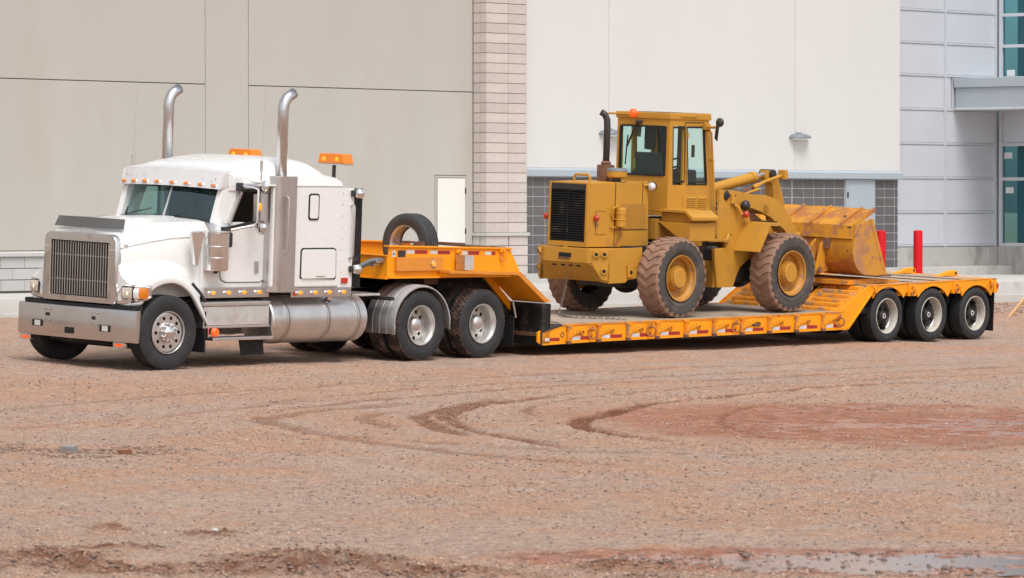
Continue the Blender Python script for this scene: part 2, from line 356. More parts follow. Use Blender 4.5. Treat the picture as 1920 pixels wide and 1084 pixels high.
def ground(x, y):
    z = gbase(x, y); n1 = fbm(x, y, .55, 4, 3); n2 = fbm(x, y, 4.5, 4, 11, .6); n3 = fbm(x, y, 1.3, 4, 29)
    z = z + (n1-.5)*.07; fine = (n2-.5)*.022 + (fbm(x, y, 9, 3, 41, .7)-.5)*.022
    red = sstep(.40, .64, n1*.35+n3*.40+n2*.25); wet = np.zeros_like(x); trk = np.zeros_like(x)
    red = np.maximum(red, .9*(1-sstep(.4, 1.2, ell(x, y, (-4.0,-3.6), 5.5, 3.2, R(-20))+(n3-.5)*.9)))
    red = np.maximum(red, .8*(1-sstep(.5, 1.2, ell(x, y, (-.6,-12.6), 4.2, 6.0, R(-48.8))+(n3-.5)*.8)))
    for pts, hw, dep, st in TRACKS:
        P = smooth_line(pts, 4); dx = (n3-.5)*.10; d, t = segdist(x, y, P)
        d = np.abs(d+dx*.6); fade = sstep(0, .12, t)*(1-sstep(.88, 1, t))
        w = (1-sstep(hw*.68, hw*.98, d))*fade*(.45+.75*n2)
        rim = np.exp(-((d-hw*1.35)/(hw*.45))**2)*fade
        z = z - dep*w*.8 + dep*.8*rim*(.3+n2); trk = np.maximum(trk, w*st)
    for c, a, b, t in WETC:
        e = ell(x, y, c, a, b, t) + (n3-.5)*.5; w = 1-sstep(.6, 1.1, e)
        wet = np.maximum(wet, w*(.36+.64*sstep(.47,.64,fbm(x*.75+y*.65, (y*.75-x*.65)*1.0, .9, 4, 55))*sstep(0, 2.5, (x+2.6)*RGT[0]+(y+12.4)*RGT[1]))); z = z - .03*w
    for c, a, b, t, lvl in PUD:
        e = ell(x, y, c, a, b, t); w = 1-sstep(.8, 1.9, e)
        z = z*(1-w) + (lvl - .010 + (n2-.5)*.07 + (n3-.5)*.05 + .03*np.clip(e-.6, -1, 1))*w
        wet = np.maximum(wet, 1-sstep(.9, 1.7, e+(n3-.5)*.5))
    # churned clay clods at the near edge
    for c, a, b, t in [((-18.85,-22.35), 1.05, 1.0, R(-48.8)), ((-19.5,-22.6), 3.0, .55, R(-48.8)), ((-18.2,-19.1), .22, .35, R(-48.8)), ((-20.35,-20.7), .55, .9, R(-48.8)), ((-17.3,-23.9), .7, .6, R(-48.8)), ((-17.75,-19.8), .3, .3, R(-48.8)), ((-19.2,-20.3), .35, .3, R(-48.8))]:
        lump = np.abs(fbm(x, y, 3.2, 4, 77, .62)-.5)*2; e = ell(x, y, c, a, b, t) + (n3-.5)*1.3 + (n2-.5)*.6; w = 1-sstep(.3, 1.15, e)
        z = z + w*(.012+.13*np.maximum(.42-lump, 0)*sstep(.35,.6,n2)+.05*(fbm(x, y, 11, 3, 78, .7)-.42)); trk = np.maximum(trk, w*(.35+.6*sstep(.3,.7,fbm(x, y, 6, 3, 79))))
    z = z + fine*(1-.92*sstep(.45, .85, wet))
    return z, red, wet, trk
def axis_coords(fine0, fine1, step, lo, hi):
    a = list(np.arange(fine0, fine1+step*.5, step)); s = step; v = a[-1]
    while v < hi: s *= 1.25; v += s; a.append(v)
    s = step; v = fine0
    while v > lo: s *= 1.25; v -= s; a.insert(0, v)
    return np.array(a)
def build_ground():
    cx, cy = -43.34, -45.5
    us = axis_coords(-9.5, 11.5, .055, -420, 420)
    v1 = list(axis_coords(31.5, 31.6, .045, -300, 31.5)); v = 31.6; s = .05
    while v < 60: v += s; v1.append(v); s = min(s*1.004, .12)
    while v < 100: v += .16; v1.append(v)
    while v < 700: s = max(s, .16)*1.2; v += s; v1.append(v)
    vs = np.array(v1); U, Vv = np.meshgrid(us, vs)
    X = cx+U*RGT[0]+Vv*FWD[0]; Y = cy+U*RGT[1]+Vv*FWD[1]
    Z, red, wet, trk = ground(X.ravel(), Y.ravel())
    nu, nv = len(us), len(vs)
    co = np.stack([X.ravel(), Y.ravel(), Z], 1).astype(np.float32)
    me = bpy.data.meshes.new('ground')
    i = np.arange(nu*nv).reshape(nv, nu); q = np.stack([i[:-1,:-1], i[:-1,1:], i[1:,1:], i[1:,:-1]], -1).reshape(-1, 4)
    me.vertices.add(len(co)); me.vertices.foreach_set('co', co.ravel())
    me.loops.add(q.size); me.loops.foreach_set('vertex_index', q.ravel().astype(np.int32))
    me.polygons.add(len(q)); me.polygons.foreach_set('loop_start', np.arange(0, q.size, 4, dtype=np.int32))
    me.update(calc_edges=True); me.shade_smooth()
    at = me.color_attributes.new('soil', 'FLOAT_COLOR', 'POINT')
    at.data.foreach_set('color', np.stack([red, wet, trk, np.ones_like(red)], 1).astype(np.float32).ravel())
    o = bpy.data.objects.new('ground', me); COL.objects.link(o); o['kind'] = 'structure'
    m = bpy.data.materials.new('dirt'); m.use_nodes = True; N = m.node_tree.nodes; L = m.node_tree.links; P = N['Principled BSDF']
    a = N.new('ShaderNodeAttribute'); a.attribute_name = 'soil'; sp = N.new('ShaderNodeSeparateColor'); L.new(a.outputs['Color'], sp.inputs[0])
    tc = N.new('ShaderNodeTexCoord')
    def noise(sc, det=5, ro=.6):
        n = N.new('ShaderNodeTexNoise'); n.inputs['Scale'].default_value = sc; n.inputs['Detail'].default_value = det; n.inputs['Roughness'].default_value = ro
        L.new(tc.outputs['Object'], n.inputs['Vector']); return n.outputs['Fac']
    def rng(v, a0, a1, b0=0, b1=1):
        r = N.new('ShaderNodeMapRange'); r.inputs['From Min'].default_value = a0; r.inputs['From Max'].default_value = a1
        r.inputs['To Min'].default_value = b0; r.inputs['To Max'].default_value = b1; L.new(v, r.inputs['Value']); return r.outputs[0]
    def mix(f, c1, c2, mode='MIX'):
        x = N.new('ShaderNodeMix'); x.data_type = 'RGBA'; x.blend_type = mode
        if hasattr(f, 'is_linked'): L.new(f, x.inputs[0])
        else: x.inputs[0].default_value = f
        for k, c in ((6, c1), (7, c2)):
            if hasattr(c, 'is_linked'): L.new(c, x.inputs[k])
            else: x.inputs[k].default_value = (*c, 1)
        return x.outputs[2]
    grav = mix(rng(noise(1.6, 6, .65), .3, .7), (.425,.29,.222), (.525,.375,.292))
    redc = mix(rng(noise(2.9, 6, .65), .3, .7), (.47,.245,.145), (.57,.33,.205))
    c = mix(sp.outputs['Red'], grav, redc)
    c = mix(rng(noise(7, 8, .78), .50, .60, 0, .9), c, (.31,.225,.185))            # grey grit
    c = mix(rng(noise(11, 8, .8), .53, .62), c, (.64,.485,.39))            # pale dust
    c = mix(rng(noise(26, 5, .75), .53, .62, 0, 1), c, (.225,.145,.115))
    c = mix(rng(noise(44, 3, .7), .56, .66), c, (.58,.49,.43))
    c = mix(rng(noise(60, 3, .7), .60, .68), c, (.15,.11,.10))
    tm = N.new('ShaderNodeMath'); tm.operation = 'MULTIPLY'; L.new(sp.outputs['Blue'], tm.inputs[0]); L.new(rng(noise(13, 6, .75), .28, .50, .55, 1.3), tm.inputs[1])
    c = mix(tm.outputs[0], c, mix(rng(noise(9, 5, .7), .3, .7), (.155,.07,.045), (.275,.13,.08)))
    c = mix(rng(sp.outputs['Green'], 0, .42), c, mix(1.0, c, (.68,.48,.42), 'MULTIPLY'))
    L.new(c, P.inputs['Base Color'])
    wetr = N.new('ShaderNodeMath'); wetr.operation = 'MULTIPLY'; L.new(sp.outputs['Green'], wetr.inputs[0]); L.new(rng(noise(4, 6, .7), .38, .55), wetr.inputs[1])
    L.new(rng(wetr.outputs[0], .35, .85, .95, .16), P.inputs['Roughness']); L.new(rng(wetr.outputs[0], .1, .7, .03, .5), P.inputs['Specular IOR Level'])
    b = N.new('ShaderNodeBump'); b.inputs['Distance'].default_value = .017; b.inputs['Strength'].default_value = 1
    h = N.new('ShaderNodeMath'); h.operation = 'ADD'; L.new(noise(22, 7, .8), h.inputs[0]); L.new(noise(85, 3, .7), h.inputs[1])
    L.new(rng(wetr.outputs[0], 0, .7, 1, .12), b.inputs['Strength']); L.new(h.outputs[0], b.inputs['Height']); L.new(b.outputs[0], P.inputs['Normal']); me.materials.append(m)
    return o
build_ground()
def gz(x, y): return float(ground(np.array([float(x)]), np.array([float(y)]))[0][0])

water = bpy.data.materials.new('muddy_water'); water.use_nodes = True
_p = water.node_tree.nodes['Principled BSDF']; _p.inputs['Base Color'].default_value = (.20, .13, .11, 1); _p.inputs['Roughness'].default_value = .16; _p.inputs['IOR'].default_value = 1.33
_b = water.node_tree.nodes.new('ShaderNodeBump'); _b.inputs['Distance'].default_value = .004; _n = water.node_tree.nodes.new('ShaderNodeTexNoise'); _n.inputs['Scale'].default_value = 9; _n.inputs['Detail'].default_value = 4
water.node_tree.links.new(_n.outputs['Fac'], _b.inputs['Height']); water.node_tree.links.new(_b.outputs[0], _p.inputs['Normal'])
for c, a, b, t, lvl in PUD:
    bb = B(); ring = []
    for k in range(64):
        th = 2*pi*k/64; r = 1.45*(1+.12*sin(3*th+1)+.08*sin(7*th)); u, v = a*r*cos(th), b*r*sin(th)
        ring.append((c[0]+u*cos(t)-v*sin(t), c[1]+u*sin(t)+v*cos(t), lvl))
    bb.add(ring, [tuple(range(64))]); structure('puddle', bb, water, smooth=0)

# ---- pavement with its kerb
KERB = [(-60,19.0),(-10,13.4),(7.2,10.03),(12.5,8.9),(18.7,7.95),(25,7.4),(32.2,6.98),(38,6.7),(45,6.45),(70,6.0)]
PZ = .69
def back(b, x): return 14.0
bb = B(); n = len(KERB)
for i in range(n-1):
    (x0,y0),(x1,y1) = KERB[i], KERB[i+1]
    bb.add([(x0,y0+.16,PZ),(x1,y1+.16,PZ),(x1,15,PZ),(x0,max(15,y0+.5),PZ)], [(0,1,2,3)])
structure('pavement', bb, kerbm, smooth=0)
bb = B()
rings = [[(x,y+.16,PZ),(x,y+.03,PZ),(x,y+.008,PZ-.008),(x,y,PZ-.03),(x,y-.01,PZ-.27),(x,y-.09,PZ-.275),(x,y-.10,-.2),(x,y+.16,-.2)] for x,y in KERB]
bb.loft(rings, True, True); structure('kerb', bb, kerbm, smooth=30)

WY = 13.1
# ---- beige building wall, left
bw = thing('beige_building_wall', (16, WY, .69), 'large beige rendered wall with grooved joints behind the white truck', 'wall', rig=False)
def wallpanel(x0, x1, z0, z1, g=.008):
    B().box(x0+g, x1-g, WY, WY+.06, z0+g, z1-g).build('wall_panel', beige, bw, bev=.008)
B().box(-40, 22.5, WY+.045, WY+.5, -.2, 9.5).build('wall_core', mortar, bw, smooth=0)
for x0, x1 in ((-40,-12),(-12,2.5),(2.5,14.938),(16.083,22.436)):
    zb = 1.44
    if x1 > 20:
        B().prism([(x0+.008,1.452),(21.30,1.452),(21.30,2.862),(22.24,2.862),(22.24,1.452),(x1-.008,1.452),(x1-.008,4.509),(x0+.008,4.509)], 'y', WY, WY+.06).build('wall_panel', beige, bw, bev=.008)
    else: wallpanel(x0, x1, zb, 4.517)
    wallpanel(x0, x1, 4.517, 9.5)
wallpanel(14.938, 16.083, 1.44, 9.5)
# moulded cap over the base blocks
for x0, x1 in ((-40, 21.28), (22.26, 22.43)):
    B().prism([(WY+.05,1.335),(WY-.06,1.335),(WY-.075,1.35),(WY-.075,1.405),(WY-.05,1.432),(WY+.05,1.438)], 'x', x0, x1).build('base_cap', blockg, bw)
me_b = B().box(0, .566, WY-.02, WY+.05, 0, .192).mesh('base_block', blockg, .006)
for r, (z, ox) in enumerate(((.730,.287),(.934,0),(1.138,.287))):
    k = 0; x = 8.36-.574+ox*1.0
    while x < 20.7:
        place(me_b, 'base_block', bw, (x, 0, z)); x += .574
# door
d = B().box(21.31, 22.23, WY-.010, WY+.045, .69, 2.85).build('door_frame', beige, bw, bev=.006)
B().box(21.350, 22.190, WY-.013, WY+.03, .69, 2.812).build('door_gap', dkmetal, bw, smooth=0)
B().box(21.362, 22.178, WY-.022, WY+.04, .70, 2.80).build('door', whitedoor, bw, bev=.004, label='plain white door in the beige wall')
for z in (.95, 1.75, 2.55): B().box(22.168, 22.198, WY-.034, WY-.005, z-.055, z+.055).build('hinge', dkmetal, bw, bev=.003)

# ---- brick pillar
PX0, PX1, PY = 22.436, 23.665, WY-.36
pl = thing('block_pillar', (23, PY, .69), 'tall pinkish grey block pillar between the beige wall and the cream wall', 'pillar', rig=False)
B().box(PX0+.02, PX1-.02, PY+.02, WY+.3, .69, 9).build('pillar_core', mortar, pl, smooth=0)
H = .1985
me1 = B().box(0, .652, 0, .17, 0, H-.011).mesh('pillar_block', blockm, .005, seg=1)
me2 = B().box(0, .562, 0, .17, 0, H-.011).mesh('pillar_block', blockm, .005, seg=1)
me3 = B().box(0, .17, 0, .352-.18, 0, H-.011).mesh('pillar_block', blockm, .005, seg=1)
def pillar_row(z, o=0):
    place(me1, 'pillar_block', pl, (PX0-o, PY-o, z)); place(me2, 'pillar_block', pl, (PX0+.663+o, PY-o, z)); place(me3, 'pillar_block', pl, (PX0-o, PY+.181, z))
for k in range(5): pillar_row(1.655-H*(k+1)+.005, .012)
B().prism([(PX0-.045,PY-.045),(PX1+.045,PY-.045),(PX1+.045,WY+.1),(PX0-.045,WY+.1)], 'z', 1.652, 1.718).build('pillar_cap', kerbm, pl, bev=.01)
for k in range(29): pillar_row(1.724+H*k)

# ---- cream building wall, right
cw = thing('cream_building_wall', (30, WY, .69), 'cream rendered wall over dark grey tiles behind the yellow loader', 'wall', rig=False)
B().box(PX1-.1, 36.74, WY+.0265, WY+.6, .4, 9.5).build('wall_core', mortarw, cw, smooth=0)
for x0, x1 in ((PX1, 26.621), (26.621, 32.906), (32.906, 36.745)):
    B().box(x0+.006, x1-.006, WY-.03, WY+.06, 3.03, 9.5).build('wall_panel', cream, cw, bev=.01)
B().prism([(WY+.05,2.848),(WY-.075,2.848),(WY-.085,2.86),(WY-.085,2.985),(WY-.06,3.0),(WY-.035,3.03),(WY+.05,3.03)], 'x', PX1-.02, 36.79).build('band', bandm, cw)
TW, TH = .3742, .1955
me_t = B().box(0, TW-.016, WY+.02, WY+.06, 0, TH-.016).mesh('tile', tile_m, .004, seg=1)
far_t = B(); xs = []; x = 34.772-TW
while x > PX1-.05: xs.append(x); x -= TW
xs += [35.866, 36.24, 36.62]
for x in xs:
    for r in range(10):
        z = 2.842-TH*(r+1)
        if 25.3 < x < 29.9: far_t.box(x, x+TW-.016, WY+.02, WY+.06, z, z+TH-.016)
        elif x > 36.5:
            B().box(x, 36.73, WY+.02, WY+.06, z, z+TH-.016).build('tile', tile_m, cw, bev=.003, seg=1)
        else: place(me_t, 'tile', cw, (x, 0, z))
o = far_t.build('tile', tile_m, cw, smooth=0); o['kind'] = 'stuff'
B().box(PX1-.05, 34.80, WY-.03, WY+.1, .66, .885).build('base_sill', kerbm, cw, bev=.01)
B().box(35.85, 36.745, WY-.03, WY+.1, .66, .885).build('base_sill', kerbm, cw, bev=.01)
bd = B().box(34.785, 35.855, WY-.005, WY+.055, .69, 2.842).build('door_frame', bandm, cw, bev=.006, label='pale grey steel door frame in the tiled wall')
B().box(34.845, 35.775, WY-.014, WY+.03, .70, 2.735).build('door', bandm, cw, bev=.004, label='pale grey blue door in the tiled wall')
for z in (1.1, 1.8, 2.5): B().box(34.82, 34.85, WY-.03, WY, z-.06, z+.06).build('hinge', dkmetal, cw, bev=.003)
B().box(32.838, 32.856, WY+.012, WY+.05, .9, 2.84).build('control_joint', mortarw, cw, smooth=0)
# wall lamps
def wall_lamp(x, lab):
    t = thing('wall_lamp', (x, WY-.03, 3.70), lab, 'wall lamp', 'grey lamps on the cream wall', rig=False)
    bb = B(); n = 22
    prof = [(3.755+.075, .10), (3.755+.06, .20), (3.755+.035, .285), (3.755, .33), (3.735, .335), (3.725, .31)]
    rings = []
    for z, r in prof: rings.append([(x+r*1.0*cos(pi+pi*k/(n-1)), WY-.03+r*.75*sin(pi+pi*k/(n-1)), z) for k in range(n)])
    bb.loft(rings, True, True); bb.build('lamp_hood', lampm, t)
    rings = [[(x+r*cos(pi+pi*k/(n-1)), WY-.035+r*.72*sin(pi+pi*k/(n-1)), z) for k in range(n)] for z, r in ((3.724,.27),(3.695,.22),(3.675,.15))]
    B().loft(rings, True, True).build('diffuser', lens_clear, t)
    B().box(x-.09, x+.09, WY-.06, WY-.031, 3.68, 3.85).build('mounting_box', lampm, t, bev=.01)
wall_lamp(33.02, 'grey half round wall lamp on the cream wall right of the loader')
wall_lamp(26.62, 'grey half round wall lamp behind the loader exhaust stack')

# ---- entrance block with metal panels and glass, far right
eb = thing('glazed_entrance', (39, WY, .69), 'silver panelled entrance block with tall teal windows and a metal canopy', 'building', rig=False)
PYE = WY+.2; XC = 40.862
hz = [1.368, 2.119, 2.894, 3.669, 4.444, 5.213, 5.944, 6.68, 7.45, 8.3]
vx = [36.951-.25, 38.798, 40.79]
B().box(36.74, XC+.2, PYE+.06, PYE+.4, .4, 9.0).build('wall_core', mull, eb, smooth=0)
for i in range(2):
    for k in range(len(hz)-1):
        if i == 1 and 4.4 < hz[k] < 4.5:
            B().box(38.84, 39.02, PYE+.012, PYE+.05, hz[k]+.030, hz[k+1]-.030).build('metal_panel', panel_m, eb, bev=.006)
            B().box(39.1, 40.75, PYE+.012, PYE+.05, hz[k]+.030, hz[k+1]-.030).build('metal_panel', panel_m, eb, bev=.006)
        else:
            B().box(vx[i]+.042, vx[i+1]-.042, PYE+.012, PYE+.05, hz[k]+.030, hz[k+1]-.030).build('metal_panel', panel_m, eb, bev=.006)
for k, z in enumerate(hz): B().box(36.74, XC-.05, PYE-.006, PYE+.06, z-.024, z+.024).build('transom', mull, eb, bev=.006)
for x in (36.9-.13, 38.798, 40.79): B().box(x-.035, x+.035, PYE-.012, PYE+.06, 1.33, 9).build('mullion', mull, eb, bev=.006)
B().box(36.745, XC+.25, PYE-.03, PYE+.3, .5, 1.325).build('foundation', conc, eb, bev=.01, label='stained grey concrete base under the silver panels')
B().box(36.70, XC-.02, PYE-.04-.40, PYE-.032, PZ-.05, .885).build('concrete_step', kerbm, eb, bev=.02)
# glass front running towards the camera
YG = 13.2
gh = [1.368, 2.879, 3.672, 4.434, 5.20, 5.937, 6.653, 7.45, 8.3]
ys = [YG, YG-1.55, YG-3.1, YG-4.65, YG-6.2]
B().box(XC-.05, XC+.30, 5.5, PYE-.04, .5, 1.325).build('foundation', conc, eb, bev=.01, label='stained grey concrete base under the teal windows')
for j in range(len(ys)-1):
    for k in range(len(gh)-1):
        a, b_ = ys[j+1]+.045, ys[j]-.045
        if abs(gh[k]-3.672) < .01: B().box(XC+.01, XC+.05, a, b_, gh[k]+.04, gh[k+1]-.04).build('metal_panel', panel_m, eb, bev=.006)
        else: B().box(XC+.02, XC+.04, a, b_, gh[k]+.04, gh[k+1]-.04).build('window', glass_bld, eb, smooth=0)
for z in gh: B().box(XC-.03, XC+.08, 6.95, YG+.03, z-.036, z+.036).build('transom', mull, eb, bev=.005)
for y in ys: B().box(XC-.04, XC+.09, y-.04, y+.04, 1.33, 9).build('mullion', mull, eb, bev=.005)
B().box(XC+2.6, XC+2.7, 5.5, 14, .5, 9).build('interior_wall', MT('interior_teal_grey', (.16,.22,.25), .8, var=.2, vs=.8), eb, smooth=0)
B().box(XC+.1, XC+2.6, 5.5, 14, 4.0, 4.25).build('interior_floor', mull, eb, smooth=0)
for k in range(9):
    y = 13.0-.62*k; B().box(XC+.5+.25*(k%2), XC+.62+.25*(k%2), y-.12, y+.10, 1.3, 8.8).build('reflection_column', MT('reflection_grey', (.42,.50,.52), .7), eb, bev=.02)  # added grey uprights that imitate curtain-like reflections in the glass
for (y, z) in ((12.95,5.32),(13.02,3.42),(12.98,2.62),(12.1,6.5)):
    B().box(XC+.012, XC+.018, y-.12, y+.1, z-.07, z+.07).build('window_sticker', lens_clear, eb, smooth=0)
# canopy
cx0 = XC-1.72
B().box(cx0-.05, XC-.05, 5.6, PYE-.02, 4.95, 5.165).build('canopy_fascia', bandm, eb, bev=.01)
B().box(cx0, XC-.06, 5.6, PYE-.03, 4.50, 4.948).build('canopy', bandm, eb, bev=.01)
B().box(cx0-.03, XC-.055, 5.6, PYE-.025, 4.44, 4.498).build('canopy_soffit', mull, eb, bev=.008)
# room in front of the glass return, out of frame, closes the building
# ---- bollards
def bollard(x, y, lab):
    z0 = PZ; r = .098
    b_ = B().lathe([(z0,.001),(z0,r),(1.70,r),(1.722,r*.93),(1.735,r*.75),(1.738,.001)], (x,y,0), 'z', 28)
    o = b_.build('bollard', redp, None); tag(o, lab, 'bollard', 'red steel bollards on the pavement')
bollard(33.2, 10.0, 'red steel bollard standing clear on the pavement right of the loader bucket')
bollard(32.64, 10.56, 'red steel bollard half hidden by the tip of the loader bucket')

# ================================================================ WHEELS (prototypes, axle along y, outer face towards -y, centre at origin)
PROTO = []
def wproto(bld, mat, **k):
    o = bld.build('wheel', mat, None, **k); PROTO.append(o); return o
def sub(bld, name, mat, parent, **k): return bld.build(name, mat, parent, **k)
def tyre_profile(Ro, w, rr, y0, grooves=(), gd=.012, gw=.008):
    h = w/2; yc = y0+h
    p = [(-h*.74, rr-.004), (-h*.80, rr+.012), (-h*.93, rr+(Ro-rr)*.25), (-h*1.0, rr+(Ro-rr)*.52), (-h*.985, rr+(Ro-rr)*.72), (-h*.93, Ro-.035), (-h*.90, Ro-.014), (-h*.84, Ro-.003)]
    for g in grooves: p += [(g*h-gw, Ro), (g*h-gw+.001, Ro-gd), (g*h+gw-.001, Ro-gd), (g*h+gw, Ro)]
    q = [(-a, r) for a, r in p[:8]][::-1]
    return [(a+yc, r) for a, r in p+q]
def holed_ring(r0, r1, n, hr, y, hc=None, depth=.02):
    "disc ring with n round holes, at axial position y"
    b = B(); m = 16; rc = hc or (r0+r1)/2
    for k in range(n):
        t0 = 2*pi*k/n; dt = 2*pi/n; inner = []; outer = []
        for i in range(m):
            a = 2*pi*i/m; cx, cy = cos(a), sin(a); s = max(abs(cx), abs(cy)); u, v = cx/s, cy/s
            r = r0+(r1-r0)*(u+1)/2; t = t0+dt*(v+1)/2
            outer.append((r*cos(t), y, r*sin(t)))
            tc = t0+dt/2; px = rc+hr*cx; py = hr*cy
            inner.append((px*cos(tc)-py*sin(tc), y, px*sin(tc)+py*cos(tc)))
        deep = [(p[0], y+depth, p[2]) for p in inner]
        o = len(b.v); b.v += outer+inner+deep
        for i in range(m):
            j = (i+1) % m; b.f.append((o+i, o+j, o+m+j, o+m+i)); b.f.append((o+m+i, o+m+j, o+2*m+j, o+2*m+i))
    return b
TW_ = .285
# steer wheel: polished disc with ten hand holes
def steer_wheel():
    y0 = 0
    b = B().lathe([(.012,.283),(-.004,.290),(-.004,.299),(.006,.301),(.030,.288),(.06,.272),(.10,.268),(.22,.268),(.25,.285),(.27,.300)], n=48)
    o = wproto(b, alu)
    d = holed_ring(.152, .262, 10, .026, .020); d.lathe([(.030,.290),(.020,.262)], n=60); d.lathe([(.020,.152),(-.01,.140),(-.012,.095)], n=40)
    sub(d, 'disc', alu, o)
    sub(B().lathe([(-.010,.098),(-.030,.098),(-.045,.088),(-.060,.066),(-.072,.03),(-.074,.001)], n=30), 'hub_cap', chrome, o)
    for k in range(10):
        a = 2*pi*k/10+.15; x, z = .118*cos(a), .118*sin(a)
        sub(B().lathe([(-.008,.019),(-.03,.017),(-.05,.013),(-.058,.002)], (x,0,z), n=10), 'lug_nut', chrome, o)
    sub(B().lathe([(.10,.268),(.10,.001)], n=30), 'brake_drum', dark, o)
    t = B().lathe(tyre_profile(.524, TW_, .290, -.012, (-.52,-.18,.18,.52)), n=72)
    t.torus((0,.0,0), .418, .004, n=60, m=6)
    sub(t, 'tyre', tyre_m, o); return o
def drive_tyre(y0):
    Ro = .522; b = B()
    yc = y0+TW_/2; rows = 5; hw = TW_*.42; n = 46
    for r in range(rows):
        ya = yc-hw+2*hw*r/rows+.004; yb = yc-hw+2*hw*(r+1)/rows-.004
        for k in range(n):
            a = 2*pi*(k+.5*(r % 2))/n; da = 2*pi/n*.36; sk = .018*(1 if r % 2 else -1)
            pts = []
            for rad in (Ro-.024, Ro-(.004 if r in (0, rows-1) else 0)):
                for (yy, aa) in ((ya, a-da-sk), (ya, a+da-sk), (yb, a+da+sk), (yb, a-da+sk)):
                    pts.append((rad*cos(aa), yy, rad*sin(aa)))
            b.hexa(pts)
    return b
Ro_D = .522
def drive_wheel(outer=True):
    b = B().lathe([(.014,.283),(-.004,.290),(-.004,.299),(.004,.301),(.022,.287),(.05,.270),(.09,.262),(.185,.252)], n=48)
    o = wproto(b, rims)
    d = holed_ring(.155, .252, 10, .030, .187); d.lathe([(.187,.155),(.178,.12)], n=40)
    sub(d, 'disc', rims, o)
    sub(B().lathe([(.24,.26),(.24,.001)], n=20), 'brake_drum', dark, o)
    sub(B().lathe([(.178,.128),(.15,.126),(.10,.118),(.075,.10),(.062,.07),(.055,.03),(.054,.001)], n=30), 'hub_cover', alu, o)
    for k in range(10):
        a = 2*pi*k/10+.1; x, z = .143*cos(a), .143*sin(a)
        sub(B().lathe([(.182,.014),(.155,.013),(.15,.004)], (x,0,z), n=8), 'lug_nut', chrome, o)
    for nm, yy in (('tyre', -.012), ('inner_tyre', .335)):
        sub(B().lathe(tyre_profile(Ro_D-.016, TW_, .290, yy), n=64).torus((0,yy+.004,0), .42, .0035, n=60, m=6), nm, tyre_m, o)
    sub(drive_tyre(-.012), 'tread', tread_m, o)
    sub(drive_tyre(.335), 'inner_tread', tread_m, o)
    return o
def trailer_wheel():
    Ro, rr, w = .45, .288, .262
    b = B().lathe([(.012,.281),(-.004,.288),(-.004,.298),(.006,.300),(.02,.285),(.05,.276),(.125,.270)], n=48)
    o = wproto(b, rimw)
    sub(B().lathe([(.19,.266),(.19,.20),(.175,.19),(.175,.001)], n=40), 'brake_drum', frame_m, o)
    sub(B().lathe([(.125,.270),(.135,.262),(.15,.258),(.19,.258),(.19,.240)], n=40), 'rim_spacer', rims, o)
    sp = B()
    for k in range(5):
        a = 2*pi*k/5+.1; i0 = len(sp.v)
        sp.hexa([(.05,.17,-.062),(.05,.17,.062),(.05,.085,.058),(.05,.085,-.058),(.248,.175,-.042),(.248,.175,.042),(.248,.115,.034),(.248,.115,-.034)])
        sp.rot((0,0,0), 'Y', a, i0)
    sub(sp, 'spoke_hub', frame_m, o, bev=.008)
    for k in range(5):
        a = 2*pi*k/5+.1; x, z = .228*cos(a), -.228*sin(a)
        sub(B().lathe([(.14,.02),(.105,.016),(.10,.004)], (x,0,z), n=8), 'lug_nut', steel, o)
    sub(B().lathe([(.13,.085),(.085,.08),(.075,.07),(.074,.055),(.060,.05),(.058,.001)], n=28), 'hub_cap', dkmetal, o)
    sub(B().lathe([(.0575,.045),(.053,.043),(.052,.028),(.0575,.026)], n=24), 'cap_ring', lens_clear, o)
    sub(B().lathe(tyre_profile(Ro, w, rr, -.012, (-.5,-.17,.17,.5)), n=64).torus((0,-.0115,0), .37, .003, n=50, m=6), 'tyre', tyre_m, o)
    sub(B().lathe(tyre_profile(Ro, w, rr, .30, (-.5,-.17,.17,.5)), n=64), 'inner_tyre', tyre_m, o)
    return o
